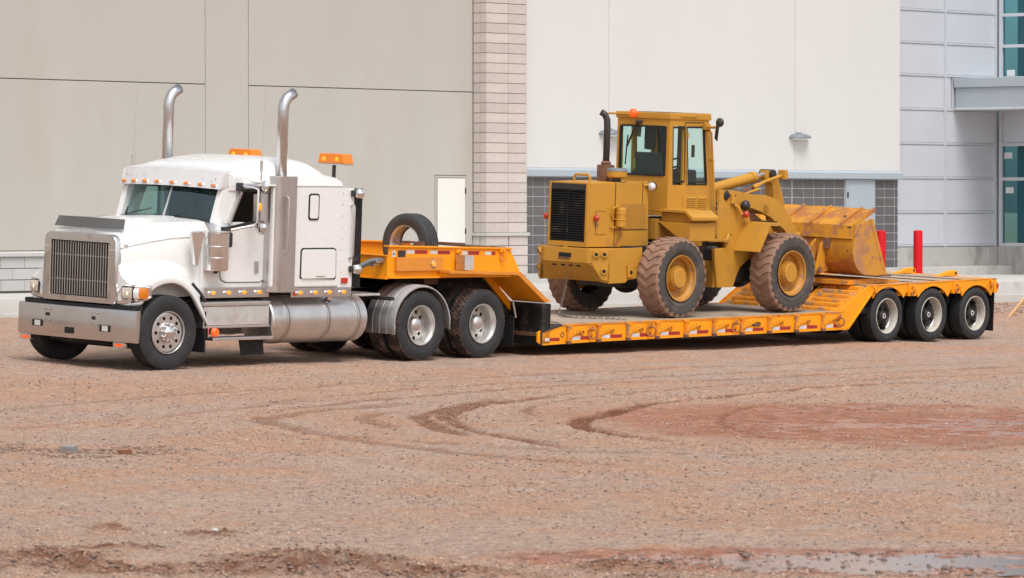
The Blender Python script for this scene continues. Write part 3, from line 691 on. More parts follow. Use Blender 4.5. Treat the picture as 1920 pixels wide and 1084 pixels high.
def loader_wheel():
    Ro, w, rr = .655, .43, .365
    b = B().lathe([(.03,.345),(.002,.352),(-.002,.372),(.010,.374),(.03,.350),(.06,.335),(.08,.312),(.15,.300),(.17,.27),(.17,.12)], n=48)
    o = wproto(b, yelrim)
    sub(B().lathe([(.168,.205),(.11,.20),(.105,.192),(.06,.185),(.055,.16),(.03,.158),(.022,.148),(.022,.001)], n=36), 'hub', yel, o)
    for k in range(18):
        a = 2*pi*k/18; x, z = .172*cos(a), .172*sin(a)
        sub(B().lathe([(.07,.015),(.045,.015),(.043,.002)], (x,0,z), n=6), 'lug_nut', yelrim, o)
    h = w/2; yc = -.012+h
    p = [(-h*.72,rr-.01),(-h*.80,rr+.004),(-h*.84,rr+.03),(-h*.97,.44),(-h*1.0,.50),(-h*.985,.56),(-h*.95,.595),(-h*.86,.617),(-h*.5,.622),(0,.624)]
    q = [(-a, r) for a, r in p[:-1]][::-1]
    tb = B().lathe([(a+yc, r) for a, r in p+q], n=64)
    for r_ in (.455, .575): tb.torus((0, yc-h*(.985 if r_ < .5 else .972), 0), r_, .006, n=60, m=6)
    sub(tb, 'tyre', ltyre_m, o)
    # chevron lugs
    n = 27; lb = B(); wn_ = [-1.0,-.92,-.62,-.06,.06,.62,.92,1.0]
    for k in range(n):
        a0 = 2*pi*k/n; rings = []
        for u in wn_:
            au = abs(u); ang = a0 - .155*min(au, .66)/.66*1.0 - .03*max(0, au-.62)
            half = .050 if au < .9 else .058
            top = Ro-.004*au if au < .9 else (Ro-.016 if au < .99 else Ro-.075); bot = .60 if au < .99 else .575
            y = yc+u*h*(1.0 if au < .99 else 1.005)
            ta = half*.86
            def P(r, t): return (r*cos(t), y, r*sin(t))
            rings.append([P(bot, ang-half*1.12), P(top, ang-ta), P(top, ang+ta), P(bot, ang+half*1.12)])
        lb.loft(rings, True, True)
    lb.lathe([(yc-h*.96,.60),(yc-h*.90,.626),(yc-h*.4,.634),(yc+h*.4,.634),(yc+h*.90,.626),(yc+h*.96,.60)], n=64)
    sub(lb, 'tread', ltread_m, o, bev=.006, seg=1)
    return o
headl = MT('headlamp_glass', (.62,.56,.48), .15, .2, var=.3, vs=22)
w_steer, w_drive, w_trail, w_load = steer_wheel(), drive_wheel(), trailer_wheel(), loader_wheel()

fend_m = MT('fender_poly', (.42,.42,.43), .38, .25, var=.06, dirt=[((.30,.25,.22), .5, .85, 3)])
# ================================================================ THE TRUCK
tk = thing('semi_truck', (3, 0, 0), 'white long nosed semi truck with sleeper cab and chrome stacks, parked on the dirt', 'truck')
# frame and running gear
for s in (-1, 1): B().box(-.4, 7.25, s*.43-.04, s*.43+.04, .72, .98).build('frame_rail', frame_m, tk, bev=.01)
for x in (0, 5.19, 6.565): B().cyl((x,-1,.52),(x,1,.52),.07).build('axle', frame_m, tk)
for x in (1.2, 2.6, 4.3, 5.88, 7.1): B().box(x-.06, x+.06, -.4, .4, .74, .94).build('cross_member', frame_m, tk, bev=.01)
B().box(-.35, .75, -.36, .36, .42, .95).build('engine_block', frame_m, tk, bev=.04)
B().box(4.2, 5.0, -.39, .39, .45, .70).build('gearbox', frame_m, tk, bev=.05)
B().cyl((1.6,0,.62),(5.1,0,.56),.07).build('drive_shaft', frame_m, tk)
for x in (5.19, 6.565): B().sph((x,0,.55), .24, 18, (1,.8,1)).build('differential', frame_m, tk)
B().prism([(5.2,1.02),(6.9,1.02),(6.6,1.19),(5.5,1.19)], 'y', -.45, .45).build('fifth_wheel', frame_m, tk, bev=.02)
for s in (-1, 1): B().prism([(5.25,.55),(6.5,.55),(6.2,.80),(5.55,.80)], 'y', s*.52-.05, s*.52+.05).build('suspension_beam', frame_m, tk, bev=.02)
for k, (s, rz) in enumerate(((-1,0),(1,pi))):
    y = s*1.17
    wheelset(w_steer, tk, (0, y*(1-.012/1.17), .52), rz-R(4), .3)
    for i, x in enumerate((5.19, 6.565)): wheelset(w_drive, tk, (x, s*1.215, .52), rz, .4+i*.5)
# bumper
bb = B(); rings = []
for y in np.linspace(-1.205, 1.205, 15):
    t = abs(y)/1.205; x = -.735+.075*t**2.2; z0 = .385; z1 = .838
    rings.append([(x+.05,y,z0),(x+.004,y,z0),(x-.004,y,z0+.02),(x-.004,y,z1-.03),(x+.012,y,z1-.006),(x+.07,y,z1),(x+.07,y,z1-.05)])
bump = bb.loft(rings, True, True).build('bumper', MT('dull_chrome', (.60,.58,.575), .24, 1, var=.06, vs=1.6, dirt=[((.47,.43,.41), .50, .85, 2.2), ((.68,.66,.65), .55, .9, 1.4)]), tk)
for y in (.745, -.632):
    B().box(-.742, -.70, y-.088, y+.088, .515, .606).build('fog_light_recess', dark, bump, smooth=0)
    B().box(-.7465, -.738, y-.080, y+.035, .522, .598).build('fog_light', lens_clear, bump, bev=.006)
B().box(-.7425, -.70, -.03, .162, .448, .536).build('tow_opening', dark, bump, smooth=0)
for y in (.532, -.412): B().box(-.7425, -.70, y-.028, y+.028, .672, .717).build('plate_hole', dark, bump, smooth=0)
for y in (.604,.478,.609,.483,-.368,-.492,-.375,-.498):
    z = .767 if y in (.604,.478,-.368,-.492) else .612
    B().lathe([(-.7385,.014),(-.746,.012),(-.748,.001)], (0,y,z), 'x', 10).build('bolt', steel, bump)
for y in (1.06, -.857):
    m_ = B().prism([(y-.1,.30),(y+.1,.30),(y+.118,.315),(y+.118,.365),(y+.1,.38),(y-.1,.38),(y-.118,.365),(y-.118,.315)], 'x', -.66, -.60).build('marker_light', chrome, tk, bev=.008)
    B().prism([(y-.062,.322),(y+.062,.322),(y+.072,.332),(y+.072,.348),(y+.062,.358),(y-.062,.358),(y-.072,.348),(y-.072,.332)], 'x', -.672, -.655).build('lens', orangered, m_, bev=.004)
B().box(-.6, -.45, -.62, .62, .33, .42).build('bumper_bracket', frame_m, tk, bev=.01)
B().box(-.645, -.45, -1.1, 1.1, .835, .90).build('bumper_gap', dark, tk, smooth=0)
B().box(-.3, .1, -.70, .70, .27, .36).build('cross_beam', frame_m, tk, bev=.02)
# grille surround: an outer frame with an opening
def rrect(y0, y1, z0, z1, r, n=5, flare=0):
    P = []
    for cy, cz, a0 in ((y1-r,z1-r,0),(y0+r,z1-r,pi/2),(y0+r,z0+r,pi),(y1-r,z0+r,1.5*pi)):
        for k in range(n): a = a0+pi/2*k/(n-1); P.append((cy+r*cos(a), cz+r*sin(a)))
    return [(y*(1+flare*(z1-z)/(z1-z0)), z) for y, z in P]
outer = rrect(-.725,.725,.868,1.862,.10,5,.05); inner = rrect(-.605,.605,.985,1.742,.03,5,0)
rings = [[(-.56,y*1.0,z) for y, z in outer], [(-.625,y,z) for y, z in outer], [(-.645,y*.985,.868+(z-.868)*.985+.008) for y, z in outer], [(-.645,y*1.015,z+(z-1.36)*.02) for y, z in inner], [(-.62,y,z) for y, z in inner], [(-.57,y,z) for y, z in inner]]
gs = B().loft(rings, True, False).build('grille_surround', chrome, tk)
for s in (-1, 1): B().box(-.648, -.62, s*.665-.07, s*.665+.07, 1.655, 1.661).build('seam', white, gs, smooth=0)
gr = B().box(-.585, -.56, -.62, .62, .97, 1.75).build('grille', dark, tk, smooth=0)
for k in range(23):
    y = -.565+1.13*k/22
    B().box(-.630, -.612, y-.0075, y+.0075, .99, 1.737).build('grille_bar', steel, gr, bev=.003, seg=1)
for z in (1.20, 1.545): B().box(-.598, -.588, -.6, .6, z-.008, z+.008).build('cross_bar', steel, gr, smooth=0)
for s in (-1, 1): B().tube([(-.64,s*.598,1.0),(-.64,s*.598,1.73)], .012, 8).build('side_trim', chrome, gr)
# bug deflector on the nose
rings = []
for y in np.linspace(-.70, .70, 13):
    t = abs(y)/.7; xs_ = .11*t**2.5
    rings.append([(-.60+xs_,y,1.94),(-.545+xs_,y*.955,2.092-.01*t),(-.532+xs_,y*.955,2.09-.01*t),(-.587+xs_,y,1.94)])
B().loft(rings, True, True).build('bug_deflector', MT('dark_acrylic', (.10,.098,.096), .3, var=.05), tk)
# hood
def hood_sec(x):
    t = (x+.60)/1.53
    w = .705+.245*t; zt = 1.905+.175*min(1, max(0, t*1.5))**.8+.01*t; zb = .93+.1*t
    if x < -.52: zt -= .02
    P = [(w+.03,zb),(w+.03,1.45),(w+.022,1.60),(w,zt-.245),(w-.012,zt-.225),(w-.03,zt-.12),(w-.09,zt-.035),(w-.22,zt-.012),(.28,zt+.002),(.24,zt+.016),(0,zt+.02)]
    return [(x,-y,z) for y, z in P]+[(x,y,z) for y, z in P[-2::-1]]
hood = B().loft([hood_sec(x) for x in (-.55,-.53,-.49,-.3,0,.3,.6,.93)], False, False)
hood.add(hood_sec(-.55), [tuple(range(21))])
hd = hood.build('hood', white, tk, smooth=28)
for s in (-1, 1):
    B().tube([(x, s*(.705+.245*(x+.6)/1.53+.004), 1.905+.175*min(1,max(0,(x+.6)/1.53*1.5))**.8-.235) for x in (-.55,-.3,0,.3,.6,.9)], .009, 6).build('hood_crease', white, hd)
    B().sph((-.45, s*.725, 1.72), .03, 10).build('hood_latch', steel, hd)
# fenders
ARX = [-.60,-.575,-.53,-.46,-.36,-.24,-.08,.08,.22,.36,.48,.60,.70,.765]
def crest(x):  return float(np.interp(x, [-.64,-.56,-.45,-.3,-.1,.1,.25,.4,.5,.62,.70,.765], [1.17,1.21,1.255,1.30,1.335,1.33,1.295,1.21,1.11,.94,.80,.66]))
def opening(x): return float(np.interp(x, [-.64,-.46,-.415,-.36,-.28,-.186,-.06,.073,.20,.293,.40,.474,.591,.70,.765], [.875,.885,.98,1.09,1.145,1.185,1.207,1.209,1.185,1.145,1.07,1.005,.83,.69,.60]))
for s in (-1, 1):
    rings = []
    for x in ARX:
        t = (x+.60)/1.53; wi = .70+.245*t; c = crest(x); o_ = min(opening(x), c-.035)
        fr = 1.0 if x > -.54 else (.985 if x > -.58 else .95); rear = max(0, (x-.3)/.45)
        ztop = max(c+.02, 1.56-.10*abs(x)-.5*max(0, x-.45)); 
        yo = float(np.interp(x, [-.60,-.575,-.53,-.46,-.40,-.34], [1.0,1.045,1.085,1.125,1.155,1.175]))
        m1 = wi+(yo-wi)*.30; m2 = wi+(yo-wi)*.66
        rings.append([(x,s*(wi-.02),ztop+.06),(x,s*(wi+.035),ztop-.04),(x,s*m1,c+(ztop-c)*.35),(x,s*m2,c+.045*(1-.5*rear)),(x,s*(yo-.055),c+.015),(x,s*(yo-.012),c-.012),(x,s*yo,c-.05 if c-.05 > o_ else o_+.01),(x,s*yo,o_),(x,s*(yo-.05),o_+.004)])
    f = B().loft(rings, False, False)
    f.add([rings[0][i] for i in range(9)]+[(-.60,s*.70,.875)], [tuple(range(10))])
    fe = f.build('fender', white, tk, smooth=50, sub=1)
    # headlight group
    bz = B(); y0 = .70
    # swept chrome bezel: front face at the grille, wrapping back round the fender corner
    def bx(y): return -.612+.02*max(0, (y-.85)/.2)+.20*max(0, (y-1.02)/.16)**1.6
    yb = [.71,.78,.86,.95,1.03,1.09,1.14,1.178]
    top_ = [1.03,1.13,1.175,1.185,1.185,1.183,1.178,1.16]; bot_ = [.885,.892,.90,.912,.93,.95,.98,1.02]
    it_ = [.985,1.075,1.155,1.163,1.163,1.16,1.155,1.14]; ib_ = [.965,.968,.975,.982,.988,.99,1.0,1.03]
    rg = []
    for k in range(8):
        y = yb[k]; x = bx(y); rg.append([(x+.05,s*y,bot_[k]),(x,s*y,bot_[k]+.01),(x-.012,s*y,ib_[k]-.012),(x+.02,s*y,ib_[k]),(x+.02,s*y,it_[k]),(x-.012,s*y,it_[k]+.008),(x,s*y,top_[k]),(x+.05,s*y,top_[k]+.012)])
    hl = B().loft(rg, False, False).build('headlight', chrome, tk, smooth=50)
    def patch(ya, yb_, z0, z1, o, n_=5):
        yy = np.linspace(ya, yb_, n_); r = []
        for y in yy:
            y = float(y); x = bx(y)-o; r.append([(x+.04,s*y,z0),(x+.006,s*y,z0),(x-.006,s*y,z0+.02),(x-.010,s*y,(z0+z1)/2),(x-.006,s*y,z1-.02),(x+.006,s*y,z1),(x+.04,s*y,z1)])
        return B().loft(r, True, True)
    patch(.845, 1.045, .980, 1.160, .004).build('bezel', dark, hl)
    ln = patch(.86, 1.03, .992, 1.148, .012).build('lens', headl, hl)
    B().sph((bx(.945)-.016, s*.945, 1.07), .035, 12, (.2,1,1)).build('bulb', lamp_lit, hl)
    patch(1.052, 1.155, .995, 1.145, .006, 7).build('turn_signal', amber_sig, hl)
    patch(1.053, 1.10, 1.0, 1.14, .014, 4).build('reflector', lens_clear, hl)
    # rubber strap behind the arch, mud flap
    B().tube([(.50,s*1.10,1.20),(.62,s*1.165,1.05),(.70,s*1.17,.94)], .022, 8).build('hood_strap', blk, tk)
    B().box(.72, .75, s*1.15 if s < 0 else .80, -.80 if s < 0 else 1.15, .22, .80).build('mud_flap', flap, tk, bev=.005)
    B().box(-.3, .6, s*.66-.01, s*.66+.01, .55, 1.3).build('inner_fender', dark, tk, smooth=0)
# cab shell
cw_ = 1.03
B().prism([(.76,1.005),(1.99,1.005),(1.99,2.05),(1.16,2.06),(.93,2.045),(.76,1.93)], 'y', -cw_+.02, cw_-.02).build('cab', white, tk, bev=.02)
B().box(1.5, 1.99, -cw_+.05, cw_-.05, 2.62, 2.74).build('cab_roof', white, tk, bev=.03)
for s in (-1, 1):
    B().prism([(.98,2.03),(1.27,1.95),(1.53,2.53),(1.36,2.72),(1.20,2.72)], 'y', s*(cw_-.02), s*(cw_-.12)).build('pillar', white, tk, bev=.015)
    B().prism([(1.86,2.03),(1.99,2.03),(1.99,2.70),(1.86,2.70)], 'y', s*(cw_-.01), s*(cw_-.12)).build('pillar', white, tk, bev=.012)
    B().box(1.25, 1.95, s*(cw_-.1) if s > 0 else -cw_+.0, cw_ if s > 0 else -(cw_-.1), 2.50, 2.70).build('door_header', white, tk, bev=.015)
    # door skin, proud of the cab
    pts = [(1.13,1.30),(1.16,1.24),(1.24,1.205),(1.93,1.20),(1.985,1.23),(2.0,1.30),(1.99,2.0),(1.86,2.05),(1.72,2.03),(1.28,1.93),(1.13,1.93)]
    dr = B().prism(pts, 'y', s*(cw_-.03), s*(cw_-.002)).build('door', white, tk, bev=.008)
    B().prism([(x+(.012 if x > 1.6 else -.012), z+(.012 if z > 1.6 else -.012)) for x, z in pts], 'y', s*(cw_-.03), s*(cw_-.016)).build('door_gap', lampm, dr, smooth=0)
    B().box(1.80, 1.875, s*(cw_-.005), s*(cw_+.022), 1.33, 1.50).build('handle', steel, dr, bev=.012)
    gl = B().prism([(1.255,1.975),(1.72,2.05),(1.865,2.08),(1.865,2.50),(1.53,2.51)], 'y', s*(cw_-.045), s*(cw_-.06)).build('side_window', glass_dark if s < 0 else glass_truck, tk, smooth=0)
    fr_ = [(1.235,1.955),(1.73,2.035),(1.885,2.06),(1.885,2.53),(1.51,2.53)]; inn = [(1.28,1.995),(1.72,2.07),(1.85,2.095),(1.85,2.485),(1.545,2.49)]
    rg = [[(x,s*(cw_-.03),z) for x, z in fr_],[(x,s*(cw_+.006),z) for x, z in fr_],[(x,s*(cw_+.006),z) for x, z in inn],[(x,s*(cw_-.05),z) for x, z in inn]]
    B().loft(rg, True, False).build('window_seal', seal, gl)
    B().prism([(1.22,2.0),(1.265,2.01),(1.50,2.47),(1.46,2.50)], 'y', s*(cw_+.002), s*(cw_+.03)).build('quarter_trim', alu, tk, bev=.006)
    B().box(1.38, 1.47, s*(cw_-.01), s*(cw_+.09), 2.50, 2.62).build('mirror_mount', blk, tk, bev=.02)
# interior
B().box(1.0, 1.98, -.98, .98, 1.4, 1.9).build('cab_interior', cabin, tk, smooth=0)
B().box(.98, 1.25, -.93, .93, 1.9, 2.08).build('dashboard', cabin, tk, bev=.03)
for s in (-.5, .5):
    B().box(1.5, 1.98, s-.25, s+.25, 1.85, 2.02).build('seat', cabin, tk, bev=.05)
    B().box(1.82, 1.98, s-.24, s+.24, 2.0, 2.48).build('seat_back', cabin, tk, bev=.06)
B().torus((1.36,-.5,2.12), .2, .015, 'x', 20, 6).build('steering_wheel', blk, tk)
B().box(1.975, 1.99, -.98, .98, 1.9, 2.68).build('back_wall', cabin, tk, smooth=0)
# windshield in two panes
def wspt(y, t):
    a = abs(y)/.93; x0 = .965+.115*a**2.4; x1 = 1.17+.15*a**2.4; z0 = 2.085-.04*a**2; z1 = 2.62
    return (x0+(x1-x0)*t, y, z0+(z1-z0)*t)
for s in (-1, 1):
    yy = np.linspace(.012, .93, 9)*s
    b_ = B().loft([[wspt(y, t) for t in (0,.5,1)] for y in yy], False, False)
    B().tube([wspt(.015*s,.02),wspt(.4*s,.02),wspt(.7*s,.02),wspt(.86*s,.02),wspt(.915*s,.09),wspt(.93*s,.3),wspt(.93*s,.97)], .021, 8).build('windshield_seal', seal, tk)
    b_.build('windshield', glass_truck, tk, smooth=60)
B().tube([wspt(0,0),wspt(0,.5),wspt(0,1)], .018, 8).build('windshield_divider', alu, tk)
B().loft([[(.90+.14*(abs(y)/.95)**2.4,y,2.05-.04*(abs(y)/.95)**2),(.965+.125*(abs(y)/.95)**2.4,y,2.092-.04*(abs(y)/.95)**2),(1.0+.12*(abs(y)/.95)**2.4,y,2.075-.04*(abs(y)/.95)**2)] for y in np.linspace(-.95,.95,15)], False, False).build('cowl', blk, tk, solid=.01)
for s in (-.15, .75): B().tube([(.93,s,2.09),(.99,s-.12,2.13),(1.06,s-.42,2.20)], .008, 6).build('wiper', blk, tk)
# sun visor
rings = []
for y in np.linspace(-1.02, 1.02, 17):
    a = abs(y)/1.02; x0 = 1.0+.075*a**2.2; x1 = 1.10+.06*a**2.2; zd = .04*a**3
    rings.append([(x0,y,2.540-.022*a**2),(x0+.012,y,2.545-.02*a**2),(x1+.006,y,2.785-zd),(x1+.16,y,2.815-zd),(x1+.16,y,2.825-zd),(x1-.008,y,2.795-zd)])
vis = B().loft(rings, True, True)
vz = vis.build('sun_visor', MT('brushed_visor', (.74,.73,.72), .45, .35, var=.05, vs=3, dirt=[((.5,.46,.44), .55, .8, 4)]), tk)
for s in (-1, 1):
    B().prism([(1.07,2.515),(1.14,2.535),(1.47,2.635),(1.44,2.67),(1.20,2.76),(1.14,2.745)], 'y', s*1.0, s*1.022).build('visor_side', bpy.data.materials['brushed_visor'], vz, bev=.006)
for k in range(8):
    px = [.93,.70,.45,.19,-.12,-.40,-.66,-.90][k]; a = abs(px)/1.02; x = 1.006+.08*a**2.2
    c_ = B().sph((x+.012,px,2.588-.022*a*a), .042, 12, (.65,1.55,.62)).build('clearance_light', chrome, vz)
    B().sph((x-.004,px,2.590-.022*a*a), .036, 12, (.75,1.5,.6)).build('lens', amber, c_)
for y in np.linspace(-.9, .9, 9):
    for z in (2.66, 2.76): B().sph((1.055+.06*(abs(y)/1.02)**2.2+(z-2.66)*.42, y, z), .009, 6).build('rivet', dkmetal, vz)
# sleeper box and roof fairing
SL = 1.205
slp = B().box(1.985, 3.40, -SL, SL, 1.115, 2.585).build('sleeper', white, tk, bev=.045, seg=3)
rings = []
for x, zt, wd in ((1.16,2.77,.86),(1.30,2.84,.93),(1.6,2.90,1.02),(2.0,2.955,1.12),(2.3,2.985,1.15),(2.62,2.985,1.16),(2.85,2.95,1.16),(3.0,2.88,1.17),(3.08,2.80,1.185),(3.2,2.765,1.20),(3.34,2.74,1.205),(3.41,2.70,1.20),(3.42,2.60,1.20)):
    zb = 2.59 if x > 1.9 else 2.66; hw = wd; P = []
    for k in range(13):
        a = pi*k/12; cy, sz = cos(a), sin(a)
        P.append((x, -hw*(abs(cy)**.38)*(1 if cy >= 0 else -1), zb+(zt-zb)*(sz**.55 if sz > 0 else 0)))
    rings.append(P)
B().loft(rings, True, True).build('roof_fairing', white, tk, smooth=40)
B().box(1.5, 3.405, -1.212, 1.212, 2.575, 2.60).build('roof_seam', white, tk, bev=.008)
for s in (-1, 1):
    y = s*SL
    v = B().prism([(2.58,1.27),(2.61,1.245),(3.26,1.245),(3.295,1.275),(3.285,1.64),(3.25,1.668),(2.62,1.668),(2.585,1.64)], 'y', y, y+s*.022).build('vent_door', white, tk, bev=.008)
    B().prism([(2.558,1.25),(3.30,1.228),(3.318,1.28),(3.306,1.66),(3.26,1.69),(2.60,1.69),(2.565,1.66)], 'y', y-s*.02, y+s*.006).build('vent_door_seal', seal, v)
    B().box(2.88, 3.06, y+s*.02, y+s*.026, 1.27, 1.285).build('latch', steel, v)
    o2 = rrect(2.70,2.92,2.09,2.475,.045); i2 = rrect(2.722,2.898,2.115,2.45,.035)
    B().prism(o2, 'y', y-s*.01, y+s*.012).build('sleeper_window', seal, tk, bev=.004)
    B().prism(i2, 'y', y, y+s*.016).build('window_pane', white, tk, bev=.004)
    # rear side extender and its dark closing panel
    ex = B().box(3.36, 3.665, y-s*.03, y-s*.004, 1.11, 2.555).build('side_extender', white, tk, bev=.01)
    for k in range(9): B().sph((3.43, y-s*.003, 1.16+.165*k), .009, 6).build('rivet', steel, ex)
    for k in range(9): B().sph((3.62, y-s*.003, 1.16+.165*k), .007, 6).build('rivet', steel, ex)
    B().box(3.655, 3.85, y-s*.028, y-s*.012, 1.10, 2.555).build('extender_flap', flap, tk, bev=.004)
    B().tube([(3.60,y,2.30),(3.605,y+s*.05,2.31),(3.61,y+s*.06,2.28),(3.605,y+s*.06,1.58),(3.60,y+s*.05,1.55),(3.585,y,1.53)], .017, 8).build('grab_handle', steel, tk)
    for z in (2.48, 1.375):
        wkl = B().sph((3.70, y+s*.06, z), .085, 16, (.95,.9,.95)).build('work_light', chrome, tk)
        B().box(3.585, 3.65, y-s*.01, y+s*.05, z-.045, z+.045).build('bracket', blk, wkl, bev=.01)
    B().box(3.43, 3.56, y-s*.004, y+s*.02, 1.17, 1.25).build('side_marker', redl if s < 0 else redl, tk, bev=.008)
    B().box(.74, 2.05, s*1.06, s*1.10, .985, 1.135).build('skirt_panel', steel, tk, bev=.008)
    B().box(2.40, 3.66, s*1.16, s*1.20, .975, 1.112).build('skirt_panel', steel, tk, bev=.008)
    for x, yy in ((.90,1.10),(1.21,1.10),(1.52,1.10),(1.83,1.10),(2.57,1.20),(2.88,1.20),(3.18,1.20),(3.48,1.20)):
        z = 1.058 if x < 2.2 else 1.043
        l_ = B().sph((x, s*yy, z), .05, 12, (1.75,.35,.72)).build('side_light', chrome, tk)
        B().sph((x+.015, s*(yy+.008), z), .04, 12, (1.35,.42,.72)).build('lens', amberlit, l_)
    # stack: heat shield wrapped round the front, pipe with curved tip
    hs_ = B(); n_ = 8; cs = []
    for k in range(n_): a = pi/2*k/(n_-1); cs.append((2.10-.12*cos(a)*1.0, s*(1.10+.155*sin(a))))
    prof = [(1.98, s*1.02)]+cs+[(2.41, s*1.255), (2.41, s*1.02)]
    hsd = B().prism(prof, 'z', 1.055, 2.72).build('heat_shield', steel, tk, bev=.008)
    B().tube([(2.19,s*1.275,2.43),(2.20,s*1.30,2.40),(2.20,s*1.30,1.66),(2.185,s*1.275,1.62)], .016, 8).build('grab_handle', steel, hsd)
    px = 2.155; py = s*1.17; pr = .077
    pa = [(px,py,2.70),(px,py,3.62)]+[(px+.17-.17*cos(a), py, 3.66+.20*sin(a)*1.1) for a in np.linspace(0, 1.15, 7)]
    pa += [(pa[-1][0]+.10, py, pa[-1][2]+.055)]
    st = B().tube(pa, pr, 20, False).build('exhaust_stack', stackm, tk, solid=.004)
    B().lathe([(3.60,pr+.004),(3.615,pr+.004)], (px,py,0), 'z', 20).build('stack_joint', steel, st)
    # air cleaner canister on the cowl
    ac = B().lathe([(1.375,.05),(1.375,.165),(1.39,.178),(1.41,.18),(1.88,.18),(1.885,.186),(1.905,.186),(1.91,.18),(2.03,.178),(2.05,.165),(2.055,.001)], (.955,s*1.10,0), 'z', 30).build('air_cleaner', chrome, tk)
    for z in (1.56, 1.72): B().lathe([(z-.008,.1815),(z,.185),(z+.008,.1815)], (.955,s*1.10,0), 'z', 30).build('clamp_band', steel, ac)
    B().prism(rrect(.875,1.055,1.945,2.005,.012), 'y', s*1.262, s*1.286).build('intake_grille', dkmetal, ac)
    B().lathe([(1.33,.02),(1.36,.045),(1.378,.05)], (.955,s*1.10,0), 'z', 14).build('drain', blk, ac)
    B().prism([(.47,1.93),(.70,1.935),(.715,1.90),(.60,1.43),(.55,1.46)], 'y', s*1.03, s*1.10).build('intake_fin', chrome, tk, bev=.02)
    B().box(1.10, 1.26, s*1.03, s*1.13, 1.70, 1.92).build('mirror_bracket', blk, tk, bev=.03)
    # mirrors
    mh = B().box(1.545, 1.60, s*1.22, s*1.46, 2.08, 2.47).build('mirror', steel, tk, bev=.015)
    B().box(1.602, 1.606, s*1.235, s*1.445, 2.10, 2.45).build('mirror_glass', chrome, mh)
    B().sph((1.543, s*1.36, 2.29), .045, 12, (.4,.75,1.3)).build('lens', amberlit, mh)
    B().sph((1.64, s*1.34, 2.575), .085, 16, (.5,1,1)).build('convex_mirror', chrome, tk)
    B().sph((1.60, s*1.34, 1.99), .105, 18, (.5,1,1)).build('convex_mirror', chrome, tk)
    B().tube([(1.42,s*1.05,2.58),(1.50,s*1.28,2.56),(1.53,s*1.34,2.53),(1.53,s*1.34,2.10),(1.50,s*1.32,2.02),(1.35,s*1.18,1.98),(1.18,s*1.08,1.93),(1.16,s*1.05,1.86)], .018, 8).build('mirror_arm', chrome, tk)
    B().tube([(1.42,s*1.05,2.60),(1.52,s*1.32,2.60)], .013, 8).build('mirror_arm', chrome, tk)
    # antenna
    an = B().tube([(1.62,s*1.30,2.55),(1.60,s*1.31,2.75),(1.60,s*1.31,2.80)], .009, 6).build('antenna', steel, tk)
    B().cyl((1.60,s*1.31,2.79),(1.602,s*1.31,2.94),.022,n=10).build('antenna_coil', alu, an)
    B().tube([(1.602,s*1.31,2.93),(1.62,s*1.31,3.5),(1.66,s*1.31,4.12)], .003, 5).build('antenna_whip', steel, an)
    # tool / battery box, step
    B().box(.70, 2.02, s*.72, s*1.145, .60, .87).build('tool_box', aluplate, tk, bev=.012)
    B().box(.69, 2.03, s*.70, s*1.155, .872, .932).build('tool_box_lid', alu, tk, bev=.012)
    B().box(.69, 2.03, s*.70, s*1.15, .56, .598).build('tool_box_base', alu, tk, bev=.008)
    B().box(.84, 2.06, s*.95, s*1.20, .385, .43).build('step', alu, tk, bev=.008)
    B().prism([(2.02,.56),(2.06,.40),(2.08,.40),(2.04,.56)], 'y', s*.95, s*1.19).build('step_bracket', alu, tk)
    B().box(.78, .80, s*.95, s*1.16, .43, .58).build('step_bracket', alu, tk)
    sm = B().lathe([(s*1.17,.001),(s*1.17,.062),(s*1.21,.062),(s*1.225,.05),(s*1.226,.001)], (.89,0,.505), 'y', 18).build('side_marker', orangered, tk)
    B().prism([(1.50,.40),(1.98,.40),(2.02,.16),(1.56,.16)], 'y', s*1.05, s*1.07).build('mud_flap', flap, tk, bev=.004)
    # fuel tank
    TC = (0, s*.86, .645); tr = .345
    ft = B().lathe([(2.05,.001),(2.05,tr-.05),(2.055,tr-.02),(2.075,tr),(4.02,tr),(4.04,tr-.02),(4.045,tr-.05),(4.03,tr-.07),(4.03,.001)], TC, 'x', 48).build('fuel_tank', alu, tk)
    for x in (2.38, 3.22, 3.86):
        for dx in (-.028, .028):
            B().lathe([(x+dx-.022,tr+.001),(x+dx-.02,tr+.008),(x+dx+.02,tr+.008),(x+dx+.022,tr+.001)], TC, 'x', 48).build('tank_strap', steel, ft)
        B().lathe([(x-.008,tr+.0005),(x-.007,tr+.0035),(x+.007,tr+.0035),(x+.008,tr+.0005)], TC, 'x', 48).build('strap_rubber', seal, ft)
    B().cyl((3.33,s*1.06,.94),(3.34,s*1.10,1.00),.055,n=16).build('fuel_cap', chrome, ft)
    # quarter fender over the first drive axle
    arc = [(4.575,.40),(4.575,.52)]+[(5.19+.63*cos(a), .52+.60*sin(a)) for a in np.linspace(pi*.97, pi*.06, 18)]+[(5.815,.46)]
    qf = B().loft([[(x, s*.66, z) for x, z in arc],[(x, s*1.20, z) for x, z in arc],[(x+(5.19-x)*.0, s*1.232, z-.012) for x, z in arc],[(5.19+(x-5.19)*.955, s*1.236, .52+(z-.52)*.945 if z > .52 else z) for x, z in arc]], False, False)
    qo = qf.build('quarter_fender', fend_m, tk, solid=.006, smooth=50)
    for yy in (.80, .94, 1.08): B().tube([(5.19+(x-5.19)*1.003, s*yy, .52+(z-.52)*1.003) for x, z in arc[:18]], .005, 5).build('rib', fend_m, qo)
    B().box(4.49, 4.56, s*.66, s*1.24, .90, .955).build('fender_bar', dkmetal, qo, bev=.008)
    B().prism([(7.24,.62),(7.26,.62),(7.26,.16),(7.24,.16)], 'y', s*.66, s*1.24).build('mud_flap', flap, tk, bev=.004)
